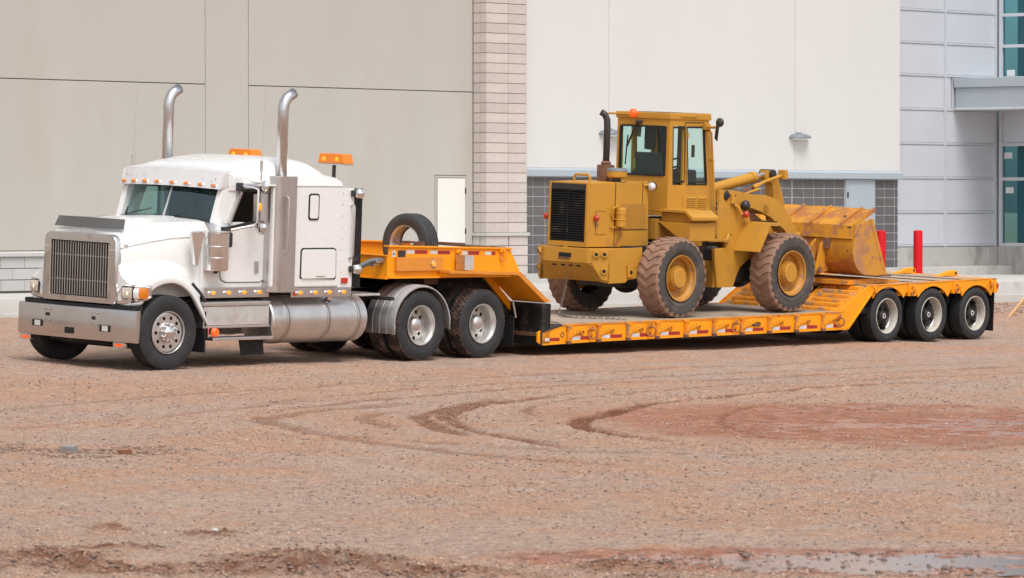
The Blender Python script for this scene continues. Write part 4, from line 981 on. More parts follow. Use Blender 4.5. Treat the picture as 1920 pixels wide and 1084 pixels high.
    B().tube([(7.22,s*1.23,.84),(7.30,s*1.23,.60)], .018, 6).build('flap_hanger', alu, tk)
B().box(2.44, 2.52, -1.2025, -1.2005, 1.0, 1.07).build('sticker', redl, tk, smooth=0)
B().box(3.9, 4.5, -1.0, -.45, .96, 1.0).build('deck_plate', aluplate, tk, bev=.006)
for y in (-.3, .3): B().tube([(3.75,y,1.6),(4.05,y,1.15),(4.4,y*.9,1.12),(4.6,y*1.2,1.35)], .022, 8).build('air_hose', blk, tk)
# amber beacons on posts
for s, lab in ((-1, None), (1, None)):
    bx, by = 3.50, s*.93
    be = B().cyl((bx,by,2.55),(bx,by,2.90),.028,n=12).build('beacon', dkmetal, tk)
    B().box(bx-.10, bx+.10, by-.30, by+.24, 2.885, 2.905).build('base', alu, be, bev=.005)
    B().prism([(by-.295,2.905),(by+.235,2.905),(by+.19,3.05),(by-.25,3.05)], 'x', bx-.11, bx+.11).build('lens', amber, be, bev=.02)
    for dy in (-.15, .11): B().sph((bx-.095, by+dy, 2.97), .042, 12, (.7,1.2,1)).build('bulb', amberlit, be)

# ================================================================ THE LOWBOY TRAILER
tr_ = thing('lowboy_trailer', (12, 0, 0), 'orange drop deck trailer behind the white truck carrying the yellow loader', 'trailer')
HW = 1.29
ringm = MT('rusty_orange', (.38,.13,.03), .6, var=.2, vs=8)
def zt(x): return float(np.interp(x, [7.86, 8.3, 9.5, 12, 15.5], [.375, .472, .482, .50, .545]))
def zb(x): return float(np.interp(x, [7.86, 9, 12, 15.6], [.165, .192, .222, .247]))
# gooseneck tub
GX0, GX1 = 4.60, 7.33
for s in (-1, 1):
    y = s*1.05
    sp = B().prism([(GX0,1.24),(GX0,1.685),(GX1,1.632),(7.58,1.27),(7.3,1.235)], 'y', y-s*.018, y).build('neck_side', orange, tr_, bev=.004)
    B().prism([(GX0-.03,1.683),(GX0-.03,1.707),(GX1+.02,1.652),(GX1+.02,1.63)], 'y', y-s*.08, y+s*.03).build('top_flange', orange, sp, bev=.005)
    B().prism([(GX0,1.215),(GX0,1.24),(7.3,1.235),(7.3,1.21)], 'y', y-s*.10, y+s*.04).build('bottom_flange', orange, sp, bev=.005)
    B().box(4.73, 5.76, y, y+s*.055, 1.325, 1.53).build('side_tool_box', orange_plate, tr_, bev=.006)
    lm = B().lathe([(y+s*.05,.055),(y+s*.068,.055),(y+s*.072,.045),(y+s*.066,.036)], (5.53,0,1.428), 'y', 20).build('side_lamp', alu, tr_)
    B().lathe([(y+s*.064,.038),(y+s*.082,.028),(y+s*.088,.001)], (5.53,0,1.428), 'y', 16).build('lens', amberlit, lm)
    # outboard shelf
    B().prism([(5.70,1.29),(5.70,1.335),(7.27,1.292),(7.27,1.247)], 'y', y+s*.001, s*HW).build('shelf', orange_plate, tr_, bev=.004)
    B().prism([(5.72,1.24),(5.72,1.289),(7.2,1.25),(7.2,1.215)], 'y', y, s*1.2).build('shelf_beam', orange, tr_, bev=.004)
    # reflective tape on the side plate
    segs = [(4.99,5.16,'w'),(5.172,5.446,'r'),(5.511,5.671,'w'),(5.683,5.955,'r'),(6.208,6.351,'w'),(6.363,6.615,'r'),(6.747,6.887,'w'),(6.90,6.985,'r')]
    for a, b_, c in segs:
        f = lambda x: 1.655-.0195*(x-4.6)
        B().prism([(a,f(a)-.065),(a,f(a)-.012),(b_,f(b_)-.012),(b_,f(b_)-.065)], 'y', y, y+s*.003).build('reflector', tape_w if c == 'w' else tape_r, tr_, smooth=0)
    B().box(4.80, 4.97, y, y+s*.004, 1.50, 1.63).build('data_plate', dkmetal, tr_, smooth=0)
    B().box(4.68, 4.745, y, y+s*.004, 1.535, 1.63).build('sticker', lens_clear, tr_, smooth=0)
    B().box(4.695, 4.73, y+s*.003, y+s*.006, 1.56, 1.60).build('sticker_mark', MT('blue_ink', (.08,.16,.40), .5), tr_, smooth=0)
    for x in (6.11, 7.11):
        rg = B().torus((x, y+s*.045, 1.545), .062, .015, 'x', 18, 8); rg.xf(Matrix.Translation((x,y+s*.045,1.545)) @ Matrix.Diagonal((1,.75,1.25,1)) @ Matrix.Rotation(R(25),4,'Z') @ Matrix.Translation((-x,-y-s*.045,-1.545)))
        rg.build('tie_ring', orange_worn, tr_)
        B().box(x-.05, x+.05, y, y+s*.05, 1.585, 1.625).build('ring_lug', orange, tr_, bev=.008)
    # step box on the shelf
    B().box(6.05, 6.25, s*1.09, s*1.27, 1.335, 1.555).build('step_box', aluplate, tr_, bev=.006)
    # wing: the sloped plate down to the deck
    B().prism([(7.27,1.245),(7.27,1.292),(7.91,.865),(7.905,.815)], 'y', s*.62, s*HW).build('wing_plate', orange, tr_, bev=.004)
    B().prism([(7.25,1.24),(7.29,1.30),(7.96,.86),(7.96,.82),(7.89,.82)], 'y', s*HW, s*(HW+.02)).build('wing_edge', orange_plate, tr_, bev=.004)
    B().prism([(7.20,1.19),(7.32,1.23),(7.93,.74),(7.86,.66)], 'y', s*.56, s*.64).build('wing_rib', orange, tr_, bev=.005)
    B().box(7.86, 8.02, s*1.2, s*1.31, .84, .862).build('wing_tab', orange, tr_, bev=.005)
B().box(GX0-.02, GX0, -1.05, 1.05, 1.225, 1.545).build('neck_front', orange, tr_, bev=.004)
B().box(GX0-.05, GX0+.03, -1.05, 1.05, 1.545, 1.56).build('front_flange', orange, tr_, bev=.004)
B().box(GX0-.06, GX0+.02, -1.05, 1.05, 1.205, 1.225).build('front_flange', orange, tr_, bev=.004)
B().box(4.7, 7.3, -1.03, 1.03, 1.25, 1.275).build('neck_floor', orange_worn, tr_)
B().box(5.0, 6.9, -.5, .5, 1.19, 1.245).build('king_plate', frame_m, tr_)
for s in (-1,1): B().prism([(6.2,1.0),(6.2,1.245),(7.3,1.245),(7.84,.75),(7.84,.40),(7.5,.55)], 'y', s*.45, s*.60).build('neck_beam', frame_m, tr_, bev=.01)
B().box(5.9, 7.2, -.6, .6, 1.08, 1.24).build('neck_tray', rust, tr_, bev=.02)
B().prism([(6.55,1.66),(6.55,1.69),(7.35,1.66),(7.35,1.63)], 'y', -.95, .6).build('wood_cover', rust, tr_, bev=.004)
B().tube([(5.75,-.5,1.705),(6.1,-.35,1.725),(6.6,-.4,1.70),(6.9,-.5,1.69)], .014, 6).build('chain_bar', rust, tr_)
for k, (y0_, z0_) in enumerate(((-.97,1.475),(-.92,1.425))):
    B().tube([(4.58,y0_,z0_),(4.45,y0_-.02,z0_+.02),(4.25,y0_-.02,z0_+.0),(4.05,y0_+.05,z0_-.10),(3.8,y0_+.15,z0_-.28)], .03, 8).build('air_hose', hose_m, tr_)
    B().cyl((4.56,y0_,z0_),(4.36,y0_-.02,z0_-.005),.034,n=10).build('hose_coupling', steel, tr_)
# transition to the deck: black front bulkhead, goose lock plates
B().box(7.84, 8.05, -HW, HW, .16, .80).build('bulkhead', frame_m, tr_, bev=.015)
B().box(7.83, 7.842, -1.25, -.4, .30, .36).build('bulkhead_bar', rust, tr_)
for s in (-1, 1):
    B().prism([(7.88,.40),(7.92,.52),(8.28,.53),(8.30,.475)], 'y', s*1.06, s*1.09).build('lock_plate', orange, tr_, bev=.005)
    B().prism([(7.78,.22),(7.78,.36),(7.90,.42),(7.92,.22),(7.86,.17)], 'y', s*1.24, s*1.27).build('lock_plate', orange, tr_, bev=.006)
    B().tube([(7.95,s*1.06,.57),(8.3,s*1.2,.50),(8.75,s*1.33,.30)], .006, 5).build('strap_cord', blk, tr_)
# deck
XA, XB = 7.87, 15.47
xs = np.linspace(XA, XB, 14)
B().loft([[(x,-HW+.02,zt(x)-.002),(x,HW-.02,zt(x)-.002),(x,HW-.02,zt(x)-.05),(x,-HW+.02,zt(x)-.05)] for x in xs], True, True).build('deck', deck_m, tr_, smooth=20)
nb_ = 6
for s in (-1, 1):
    y = s*HW
    rail = B().loft([[(x,y,zt(x)),(x,y-s*.02,zt(x)),(x,y-s*.02,zb(x)),(x,y,zb(x))] for x in list(xs)+[15.6]], True, True).build('side_rail', orange, tr_, smooth=20)
    B().loft([[(x,y+s*.012,zb(x)+.022),(x,y-s*.09,zb(x)+.022),(x,y-s*.09,zb(x)),(x,y+s*.012,zb(x))] for x in list(xs)+[15.62]], True, True).build('bottom_flange', orange, rail, smooth=20)
    B().loft([[(x,y+s*.01,zt(x)+.004),(x,y-s*.08,zt(x)+.004),(x,y-s*.08,zt(x)-.016),(x,y+s*.01,zt(x)-.016)] for x in np.linspace(8.3,15.5,10)], True, True).build('top_flange', orange_worn, rail, smooth=20)
    B().prism([(7.87,.385),(8.3,.482),(8.32,.462),(7.87,.36)], 'y', y+s*.012, y-s*.35).build('ramp_edge', dkmetal, tr_)
    me_o = None
    for k in range(10):
        xp = 8.45+.7185*k; a, b_ = zb(xp), zt(xp)
        ps = B().box(xp-.025, xp+.018, y, y+s*.045, a+.03, b_-.015).build('stake_post', orange_worn, tr_, bev=.008)
        B().box(xp-.04, xp+.04, y, y+s*.065, a-.005, a+.045).build('post_foot', rust, ps, bev=.012)
        B().box(xp-.035, xp+.06, y, y+s*.05, b_-.045, b_-.01).build('post_cap', orange_worn, ps, bev=.008)
        # swing-out bracket with three holes
        g_ = B().prism([(xp+.03,a+.09),(xp+.03,b_-.05),(xp+.40,b_-.05),(xp+.40,b_-.085)], 'y', y, y+s*.028).build('outrigger', orange, tr_, bev=.005)
        for q in range(3):
            hx, hz = xp+.11+.075*q, a+.150+.022*q
            B().lathe([(y+s*.0285,.012),(y+s*.0295,.001)], (hx,0,hz), 'y', 12).build('hole', ringm, g_, smooth=0)
        if k % 10 != 5+20:
            if k in (6,):
                B().prism([(xp+.40+.075*cos(t_)*(1)+.04*(1 if cos(t_)>0 else -1), .5*(a+b_)+.02+.035*sin(t_)) for t_ in np.linspace(0, 2*pi, 20, endpoint=False)], 'y', y, y+s*.012).build('side_lamp', dkmetal, tr_)
                B().prism([(xp+.40+.055*cos(t_)+.04*(1 if cos(t_)>0 else -1), .5*(a+b_)+.02+.022*sin(t_)) for t_ in np.linspace(0, 2*pi, 20, endpoint=False)], 'y', y+s*.01, y+s*.018).build('lamp_lens', rust, tr_)
            else:
                cx_ = xp+.355
                B().torus((cx_, y+s*.004, .5*(a+b_)+.012), .034, .0085, 'y', 20, 6).build('ring_mark', ringm, tr_)
        wx = [xp+.125, xp+.31, xp+.32, xp+.60]
        for (x0, x1, m_) in ((wx[0], wx[1], tape_w), (wx[2], wx[3], tape_r)):
            B().prism([(x0,zb(x0)+.045),(x0,zb(x0)+.098),(x1,zb(x1)+.098),(x1,zb(x1)+.045)], 'y', y, y+s*.003).build('reflector', m_, tr_, smooth=0)
        if k in (0, 2, 5, 9):
            cx_ = xp+(.53 if k < 9 else .42)
            rg = B().torus((cx_, y+s*.06, b_-.15), .075, .016, 'x', 18, 8)
            rg.rot((cx_, y+s*.06, b_-.15), 'Z', R(35))
            rg.torus((cx_+.01, y+s*.05, b_-.07), .032, .012, 'y', 14, 6)
            rg.build('tie_ring', ringm, tr_)
    for (x0, x1, m_) in ((7.93,8.03,tape_w),(8.04,8.27,tape_r)): B().box(x0, x1, y, y+s*.003, .225, .275).build('reflector', m_, tr_, smooth=0)
    B().torus((8.33, y+s*.004, .32), .034, .007, 'y', 20, 6).build('ring_mark', rust, tr_)
    # ramp side gusset up to the rear deck
    B().prism([(15.40,.545),(16.20,.985),(16.33,.985),(16.31,.90),(15.62,.255),(15.45,.255)], 'y', y-s*.02, y+s*.004).build('ramp_side', orange, tr_, bev=.004)
    B().prism([(15.60,.275),(16.30,.91),(16.335,.90),(15.63,.25)], 'y', y-s*.03, y+s*.03).build('ramp_flange', orange, tr_, bev=.004)
    B().torus((15.36+.0, y+s*.004, .43), .03, .007, 'y', 18, 6).build('ring_mark', rust, tr_)
    # the ramp itself with its cleats
    B().prism([(15.42,.535),(16.20,.955),(16.22,.92),(15.46,.50)], 'y', s*.30, s*(HW-.02)).build('ramp', orange_worn, tr_)
    for k in range(6):
        t_ = .05+.165*k; x = 15.42+.78*t_; z = .537+.42*t_; wv = .10 if k % 2 else .18
        B().prism([(x-.025,z-.01),(x-.012,z+.035),(x+.018,z+.05),(x+.045,z+.02)], 'y', s*(.38+wv*.5), s*(HW-.06-wv)).build('cleat', orange_worn, tr_, bev=.005)
# underframe
for s in (-1, 1):
    B().prism([(8.0,.20),(8.0,.44),(15.6,.50),(16.4,.92),(19.8,.98),(19.8,.80),(16.6,.72),(15.7,.27)], 'y', s*.45-.06, s*.45+.06).build('main_beam', frame_m, tr_)
for x in np.linspace(8.6, 15.2, 10): B().box(x-.04, x+.04, -HW+.05, HW-.05, .24, .42).build('cross_member', orange, tr_)
B().box(15.55, 16.3, -1.2, 1.2, .50, .60).build('cross_beam', frame_m, tr_)
# rear deck with wheel cut-outs in its side rails
AX = [16.742, 18.02, 19.30]
def zr(x): return .972+(1.048-.972)*(x-16.24)/(19.87-16.24)
B().prism([(16.2,.955),(19.87,1.03),(19.87,.97),(16.2,.90)], 'y', -HW+.03, HW-.03).build('rear_deck', deck_m, tr_)
for s in (-1, 1):
    y = s*HW; top = [(x, zr(x)) for x in (16.22, 17.4, 18.6, 19.86)]
    low = [(19.87,.90)]
    for ax in AX[::-1]:
        low.append((ax+.50, zr(ax)-.145))
        for a in np.linspace(R(38), R(142), 9): low.append((ax+.50*cos(a)/cos(R(38))*.86, .455+.485*sin(a)))
        low.append((ax-.50, zr(ax)-.145))
    low.append((16.22,.915))
    B().prism(top+low, 'y', y-s*.02, y+s*.005).build('rear_rail', orange, tr_, bev=.003)
    B().prism([(16.2,.975),(19.88,1.052),(19.88,1.037),(16.2,.96)], 'y', y+s*.012, y-s*.14).build('rear_flange', orange_worn, tr_)
    for x in (17.36, 18.64):
        B().box(x-.08, x+.14, y-s*.03, y+s*.03, zr(x)-.215, zr(x)-.015).build('ring_bracket', orange, tr_, bev=.006)
        B().box(x-.28, x+.16, y-s*.10, y-s*.04, zr(x)-.21, zr(x)-.10).build('rail_web', orange, tr_)
        rg = B().torus((x+.01, y+s*.06, zr(x)-.10), .045, .016, 'x', 16, 8).torus((x+.0, y+s*.055, zr(x)-.155), .035, .014, 'y', 14, 6); rg.build('tie_ring', orange_worn, tr_)
    for x in (16.33, 19.69):
        rg = B().torus((x, y+s*.045, zr(x)-.085), .055, .016, 'y', 18, 8); rg.rot((x,y+s*.045,zr(x)-.085), 'Z', R(30)); rg.build('tie_ring', orange_worn, tr_)
        B().box(x-.03, x+.03, y, y+s*.04, zr(x)-.05, zr(x)-.01).build('ring_lug', orange, tr_, bev=.006)
    B().box(19.87, 19.90, s*1.0, s*1.27, .80, 1.0).build('tail_light_box', orange, tr_, bev=.005)
    B().prism([(19.76,.985),(19.90,.99),(19.90,.80),(19.80,.80),(19.80,.9)], 'y', y-s*.01, y+s*.02).build('corner_plate', orange, tr_, bev=.005)
    B().prism([(19.86,.98),(19.925,.94),(19.90,.86),(19.86,.90)], 'y', y-s*.14, y+s*.03).build('tail_light', redl, tr_, bev=.01)
    B().box(19.85, 19.87, s*.66, s*1.27, .135, .80).build('mud_flap', flap, tr_, bev=.004)
for x in AX:
    B().cyl((x,-.9,.45),(x,.9,.45),.065).build('axle', frame_m, tr_)
    for s, rz in ((-1,0),(1,pi)): wheelset(w_trail, tr_, (x, s*1.275, .452), rz, .5+x*1.3)
B().box(19.80, 19.885, -HW, HW, .82, 1.045).build('rear_bumper', orange, tr_, bev=.01)
for y in (.50, -.40):
    lg = B().prism([(19.60,1.045),(19.70,1.13),(19.83,1.145),(19.89,1.12),(19.90,1.06),(19.86,1.03)], 'y', y-.06, y+.06).build('ramp_hook', orange, tr_, bev=.02)
    B().lathe([(y-.064,.028),(y-.062,.001)], (19.83,0,1.095), 'y', 14).build('hook_eye', dark, lg, smooth=0)
    B().prism([(19.25,1.02),(19.62,1.05),(19.70,1.125),(19.66,1.13)], 'y', y-.05, y+.05).build('hook_arm', orange, tr_, bev=.01)
# loading flaps the bucket rests on
B().prism([(16.0,.965),(17.45,1.0),(17.45,1.035),(16.75,1.075),(16.0,1.04)], 'y', -.98, -.15).build('deck_flap', orange_worn, tr_, bev=.006)
B().prism([(16.0,.965),(17.45,1.0),(17.45,1.035),(16.75,1.075),(16.0,1.04)], 'y', .15, 1.2).build('deck_flap', orange_worn, tr_, bev=.006)
for k in range(5): B().box(16.3+.72*k, 16.98+.72*k, -HW+.2, HW-.2, zr(16.6+.72*k)-.012, zr(16.6+.72*k)-.004).build('deck_plank', MT('worn_plank', (.40,.30,.22), .8, var=.15, vs=2, stretch=(1,4,1)) if k == 0 else bpy.data.materials['worn_plank'], tr_)

# spare tyre standing in the gooseneck
sb = B().lathe([(a, r) for a, r in tyre_profile(.475, .27, .29, -.135, (-.62,-.32,0,.32,.62), .014, .009)] , (6.02,-.18,1.665), 'x', 64)
sp_ = thing('spare_tyre', (6.02,-.18,1.28), 'loose black spare tyre standing upright on the orange gooseneck', 'tyre')
sb.build('tyre', MT('spare_rubber', (.05,.05,.052), .6, var=.15, vs=5, dirt=[((.13,.115,.105), .5, .85, 4)]), sp_)
B().lathe([(.10,.27),(.12,.285),(.135,.30),(.10,.292),(-.10,.292),(-.135,.30),(-.12,.285),(-.10,.27)], (6.02,-.18,1.665), 'x', 48).build('rim_band', rims, sp_)
B().prism([(-.62,1.66),(-.62,1.74),(-.22,1.62),(-.22,1.54)], 'x', 5.80, 5.86).build('holding_bracket', rust, sp_, bev=.006)
B().tube([(5.84,-.30,1.62),(5.90,.05,1.72)], .02, 8).build('holding_bar', rust, sp_)

# ================================================================ THE WHEEL LOADER
ld = thing('wheel_loader', (13, .15, .5), 'mustard yellow wheel loader with rear grille and cab, riding on the orange trailer', 'loader')
LC = .15
def lw(x, z, s, spin):
    o = wheelset(w_load, ld, (x, LC+s*1.145, z), 0 if s < 0 else pi, spin)
    return o
RWX, RWZ, FWX, FWZ = 11.565, 1.133, 14.46, 1.184
for s in (-1, 1): lw(RWX, RWZ, s, .1+.2*s); lw(FWX, FWZ, s, .5)
for x, z in ((RWX,RWZ),(FWX,FWZ)):
    B().cyl((x,LC-.9,z),(x,LC+.9,z),.13).build('axle', dkmetal, ld); B().sph((x,LC,z), .30, 20, (1,.9,1)).build('differential', dkmetal, ld)
hN, hF = LC-.41, LC+.41
# hood (engine cover) with a recessed grille frame
def fr_box(x0, x1): pass
hb = B().prism([(10.10,1.60),(10.10,2.62),(11.55,2.65),(11.60,1.60)], 'y', hN, hF).build('hood', yel, ld, bev=.02)
g0, g1, gz0, gz1 = LC-.355, LC+.355, 1.68, 2.595
B().box(10.055, 10.10, hN, g0, 1.60, 2.622).build('rear_frame', yel, ld, bev=.01)
B().box(10.055, 10.10, g1, hF, 1.60, 2.622).build('rear_frame', yel, ld, bev=.01)
B().box(10.055, 10.10, g0, g1, 1.60, gz0).build('rear_frame', yel, ld, bev=.006)
B().box(10.055, 10.10, g0, g1, gz1, 2.622).build('rear_frame', yel, ld, bev=.006)
gr2 = B().box(10.093, 10.103, g0, g1, gz0, gz1).build('grille', dark, ld, smooth=0)
B().box(10.045, 10.098, g0+.005, g1-.005, 2.50, gz1).build('grille_header', blk, gr2, bev=.006)
for k in range(21):
    z = 1.70+.78*k/20; B().prism([(10.055,z),(10.06,z+.012),(10.09,z+.004),(10.09,z-.010)], 'y', g0+.012, g1-.012).build('slat', frame_m, gr2)
B().box(10.05, 10.06, LC-.012, LC+.012, 1.69, 2.50).build('grille_rib', frame_m, gr2)
for y in (g0+.01, g1-.01): B().box(10.05, 10.065, y-.01, y+.01, 1.68, 2.5).build('grille_rib', frame_m, gr2)
B().tube([(10.38,LC-.16,2.60),(10.38,LC-.165,2.70),(10.38,LC-.13,2.74),(10.38,LC+.13,2.74),(10.38,LC+.165,2.70),(10.38,LC+.16,2.60)], .022, 8).build('hood_handle', yel, ld)
# side panels: seams, door, faded panel, vent
for s in (-1, 1):
    y = hN if s < 0 else hF
    B().box(10.72, 10.735, y, y+s*.003, 1.62, 2.63).build('seam', dark, hb, smooth=0)
    B().box(11.40, 11.41, y, y+s*.003, 1.88, 2.64).build('seam', dark, hb, smooth=0)
    B().box(10.74, 11.56, y, y+s*.003, 1.868, 1.878).build('seam', dark, hb, smooth=0)
    B().box(10.88, 11.49, y, y+s*.008, 1.885, 2.285).build('faded_panel', yel2, hb, bev=.003)
    rgp = [(10.255,1.797),(10.255,2.175),(10.50,2.175),(10.50,1.797)]; inn = [(10.262,1.804),(10.262,2.168),(10.493,2.168),(10.493,1.804)]
    B().prism(rgp, 'y', y, y+s*.002).build('hatch', dark, hb, smooth=0); B().prism(inn, 'y', y, y+s*.006).build('hatch_door', yel, hb)
    tx_ = 10.235 if s < 0 else 10.10
    tl = B().sph((tx_, y+s*(.035 if s < 0 else .075), 2.06), .055, 14, (.8,1,1)).build('tail_light', redl, ld)
    B().cyl((tx_,y,2.06),(tx_,y+s*.03,2.06),.035,n=12).build('lamp_base', dkmetal, tl)
    B().tube([(10.25,y+s*.02,1.99),(10.28,y+s*.03,1.95),(10.27,y+s*.02,1.91)], .008, 5).build('hasp', chain_m, hb)
    if s < 0:
        ex = B().cyl((10.80,y-.07,1.93),(10.80,y-.07,2.20),.085,n=18).build('fire_extinguisher', yel, ld)
        B().lathe([(2.20,.085),(2.235,.075),(2.24,.001)], (10.80,y-.07,0), 'z', 18).build('cap', yel, ex)
        for z in (2.04, 2.14): B().lathe([(z-.012,.087),(z,.092),(z+.012,.087)], (10.80,y-.07,0), 'z', 18).build('clamp', yel, ex)
        B().tube([(10.62,y-.03,2.10),(10.60,y-.06,2.22),(10.70,y-.08,2.26),(10.80,y-.07,2.25)], .012, 6).build('lever', yel, ex)
        B().tube([(10.62,y-.03,2.10),(10.66,y-.02,2.05),(10.74,y-.02,2.04)], .012, 6).build('lever', yel, ex)
        B().tube([(10.60,y-.02,1.92),(10.80,y-.05,1.915)], .012, 6).build('bracket', yel, ex)
        B().tube([(10.80,y-.06,1.92),(10.81,y-.05,1.84),(10.84,y-.05,1.80),(10.79,y-.04,1.72),(10.68,y-.03,1.60)], .009, 5).build('cable', rust, ex)
        wkl = B().sph((11.58, y-.06, 2.57), .075, 16, (.9,1,1)).build('work_light', dkmetal, ld)
        B().sph((11.535, y-.08, 2.57), .070, 14, (.8,1,1)).build('lens', lens_clear, wkl)
        B().tube([(11.42,y,2.58),(11.55,y-.03,2.60)], .02, 6).build('bracket', yel, wkl)
    for k in range(9): B().sph((11.60, y+s*.0, 1.95+.055*k+.15), .012, 6).build('bolt', yel2, hb)
for k in range(14): B().sph((11.0+.05*k, hN+.03, 2.648), .013, 6).build('bolt', yel2, hb)
# counterweight
CWX = 10.02
cwp = [(CWX+.235,LC-.73),(CWX+.03,LC-.50),(CWX,LC-.42),(CWX,LC+.42),(CWX+.03,LC+.50),(CWX+.235,LC+.73),(11.0,LC+.73),(11.0,LC-.73)]
def cwr(z, sh, zs=None):
    return [(x+sh, LC+(y-LC)*(1-sh*.12), z) for x, y in cwp]
cwt = B().loft([[(x,y,1.345) for x,y in cwp],[(x,y,1.585) for x,y in cwp]], True, True).build('counterweight', yel, ld, bev=.018)
und = [(x,y,1.343) for x, y in cwp]
low = [(x+(.42 if x < 10.3 else 0), LC+(y-LC)*(.93 if x < 10.2 else 1.0), 1.05 if x < 10.9 else 1.12) for x, y in cwp]
low[0] = (10.30,LC-.73,1.045); low[5] = (10.30,LC+.73,1.045); low[1]=(10.24,LC-.60,1.05); low[4]=(10.24,LC+.60,1.05)
B().loft([low, und], True, True).build('counterweight_base', yel, ld, bev=.012)
for s in (-1, 1):
    B().prism([(10.26,1.04),(10.26,1.585),(11.05,1.61),(11.05,1.33),(10.92,1.30),(10.86,1.28),(10.78,1.16),(10.66,1.05)], 'y', LC+s*.70, LC+s*.738).build('side_plate', yel, ld, bev=.006)
    lug = B().prism([(10.68,1.13),(10.66,1.33),(10.80,1.28),(10.82,1.20),(10.78,1.14)], 'y', LC+s*.735, LC+s*.78).build('tie_eye', yel, ld, bev=.015)
    B().lathe([(LC+s*.781,.035),(LC+s*.783,.001)], (10.745,0,1.215), 'y', 14).build('eye_hole', dark, lug, smooth=0)
    # chamfer plate with three bosses
    n = V(-.77, s*.64, 0).normalized() if False else None
    A_ = V(CWX+.035, LC+s*.505, 0); B_ = V(CWX+.23, LC+s*.725, 0); d_ = (B_-A_); nn = V(-d_.y*s*-1, 0, 0)
    nrm = V(-abs(d_.y), s*abs(d_.x), 0).normalized()
    def on(t, z, o=0.0): q = A_+d_*t+nrm*o; return (q.x, q.y, z)
    pb = B(); P1 = [on(.18,1.58),on(.95,1.58),on(.95,1.08),on(.62,1.10),on(.10,1.33),on(.10,1.50)]; P2 = [on(.18,1.58,.02),on(.95,1.58,.02),on(.95,1.08,.02),on(.62,1.10,.02),on(.10,1.33,.02),on(.10,1.50,.02)]
    if s > 0: P1.reverse(); P2.reverse()
    pb.loft([P1, P2], True, True); pb.build('boss_plate', yel, ld, bev=.006)
    for t_, z in ((.30,1.495),(.74,1.50),(.74,1.235)):
        c0 = V(*on(t_, z, .018)); c1 = V(*on(t_, z, .05)); bs_ = B().cyl(c0, c1, .058, n=18).build('boss', yel, ld, bev=.01)
        B().cyl(V(*on(t_, z, .05)), V(*on(t_, z, .052)), .03, n=14).build('boss_hole', dark, bs_, smooth=0)
B().box(CWX-.004, CWX+.01, LC-.13, LC+.13, 1.43, 1.50).build('hitch_slot', dark, cwt, smooth=0)
B().box(CWX-.012, CWX, LC-.11, LC+.13, 1.40, 1.432).build('hitch_lip', rust, cwt)
B().box(CWX+.02, CWX+.06, LC-.02, LC+.06, 1.583, 1.66).build('hitch_pin', yel, cwt, bev=.01)
for y in (-.24,-.08,.08,.26): B().box(CWX+.045, CWX+.10, LC+y-.035, LC+y+.035, 1.286, 1.312).build('drain_slot', dark, cwt, smooth=0)
B().box(10.9, 12.6, LC-.45, LC+.45, .95, 1.62).build('rear_chassis', dkmetal, ld, bev=.03)
# fenders / steps beside the cab
for s in (-1, 1):
    yi, yo = LC+s*.50, LC+s*1.06
    f_ = lambda P: [(LC+s*a, z) for a, z in P]
    B().prism(f_([(.50,2.215),(1.04,2.215),(1.20,2.105),(1.20,2.055),(1.17,2.055),(1.03,2.17),(.50,2.17)]), 'x', 11.73, 12.40).build('rear_fender', yel, ld, bev=.008)
    B().prism(f_([(.50,2.168),(1.02,2.168),(1.10,2.08),(1.10,2.02),(.50,2.02)]), 'x', 11.80, 12.30).build('fender_web', yel2, ld, bev=.006)
    B().prism(f_([(.44,2.015),(1.13,2.015),(1.13,1.72),(.95,1.72)]), 'x', 11.76, 12.42).build('step_box', yel, ld, bev=.02)
    B().box(12.43, 13.0, LC+s*.58, LC+s*.98, 1.70, 1.74).build('step', yel2, ld, bev=.005)
    B().prism([(11.7,1.72),(11.7,2.05),(13.0,2.05),(12.9,1.6)], 'y', LC+s*.30, LC+s*.46).build('cab_base', yel2, ld, bev=.01)
    for k in range(3): B().tube([(11.98+.02*k,yi+s*.1,1.72),(12.10+.02*k,yi+s*.12,1.60),(12.2,yi+s*.1,1.45)], .02, 6).build('hydraulic_hose', blk, ld)
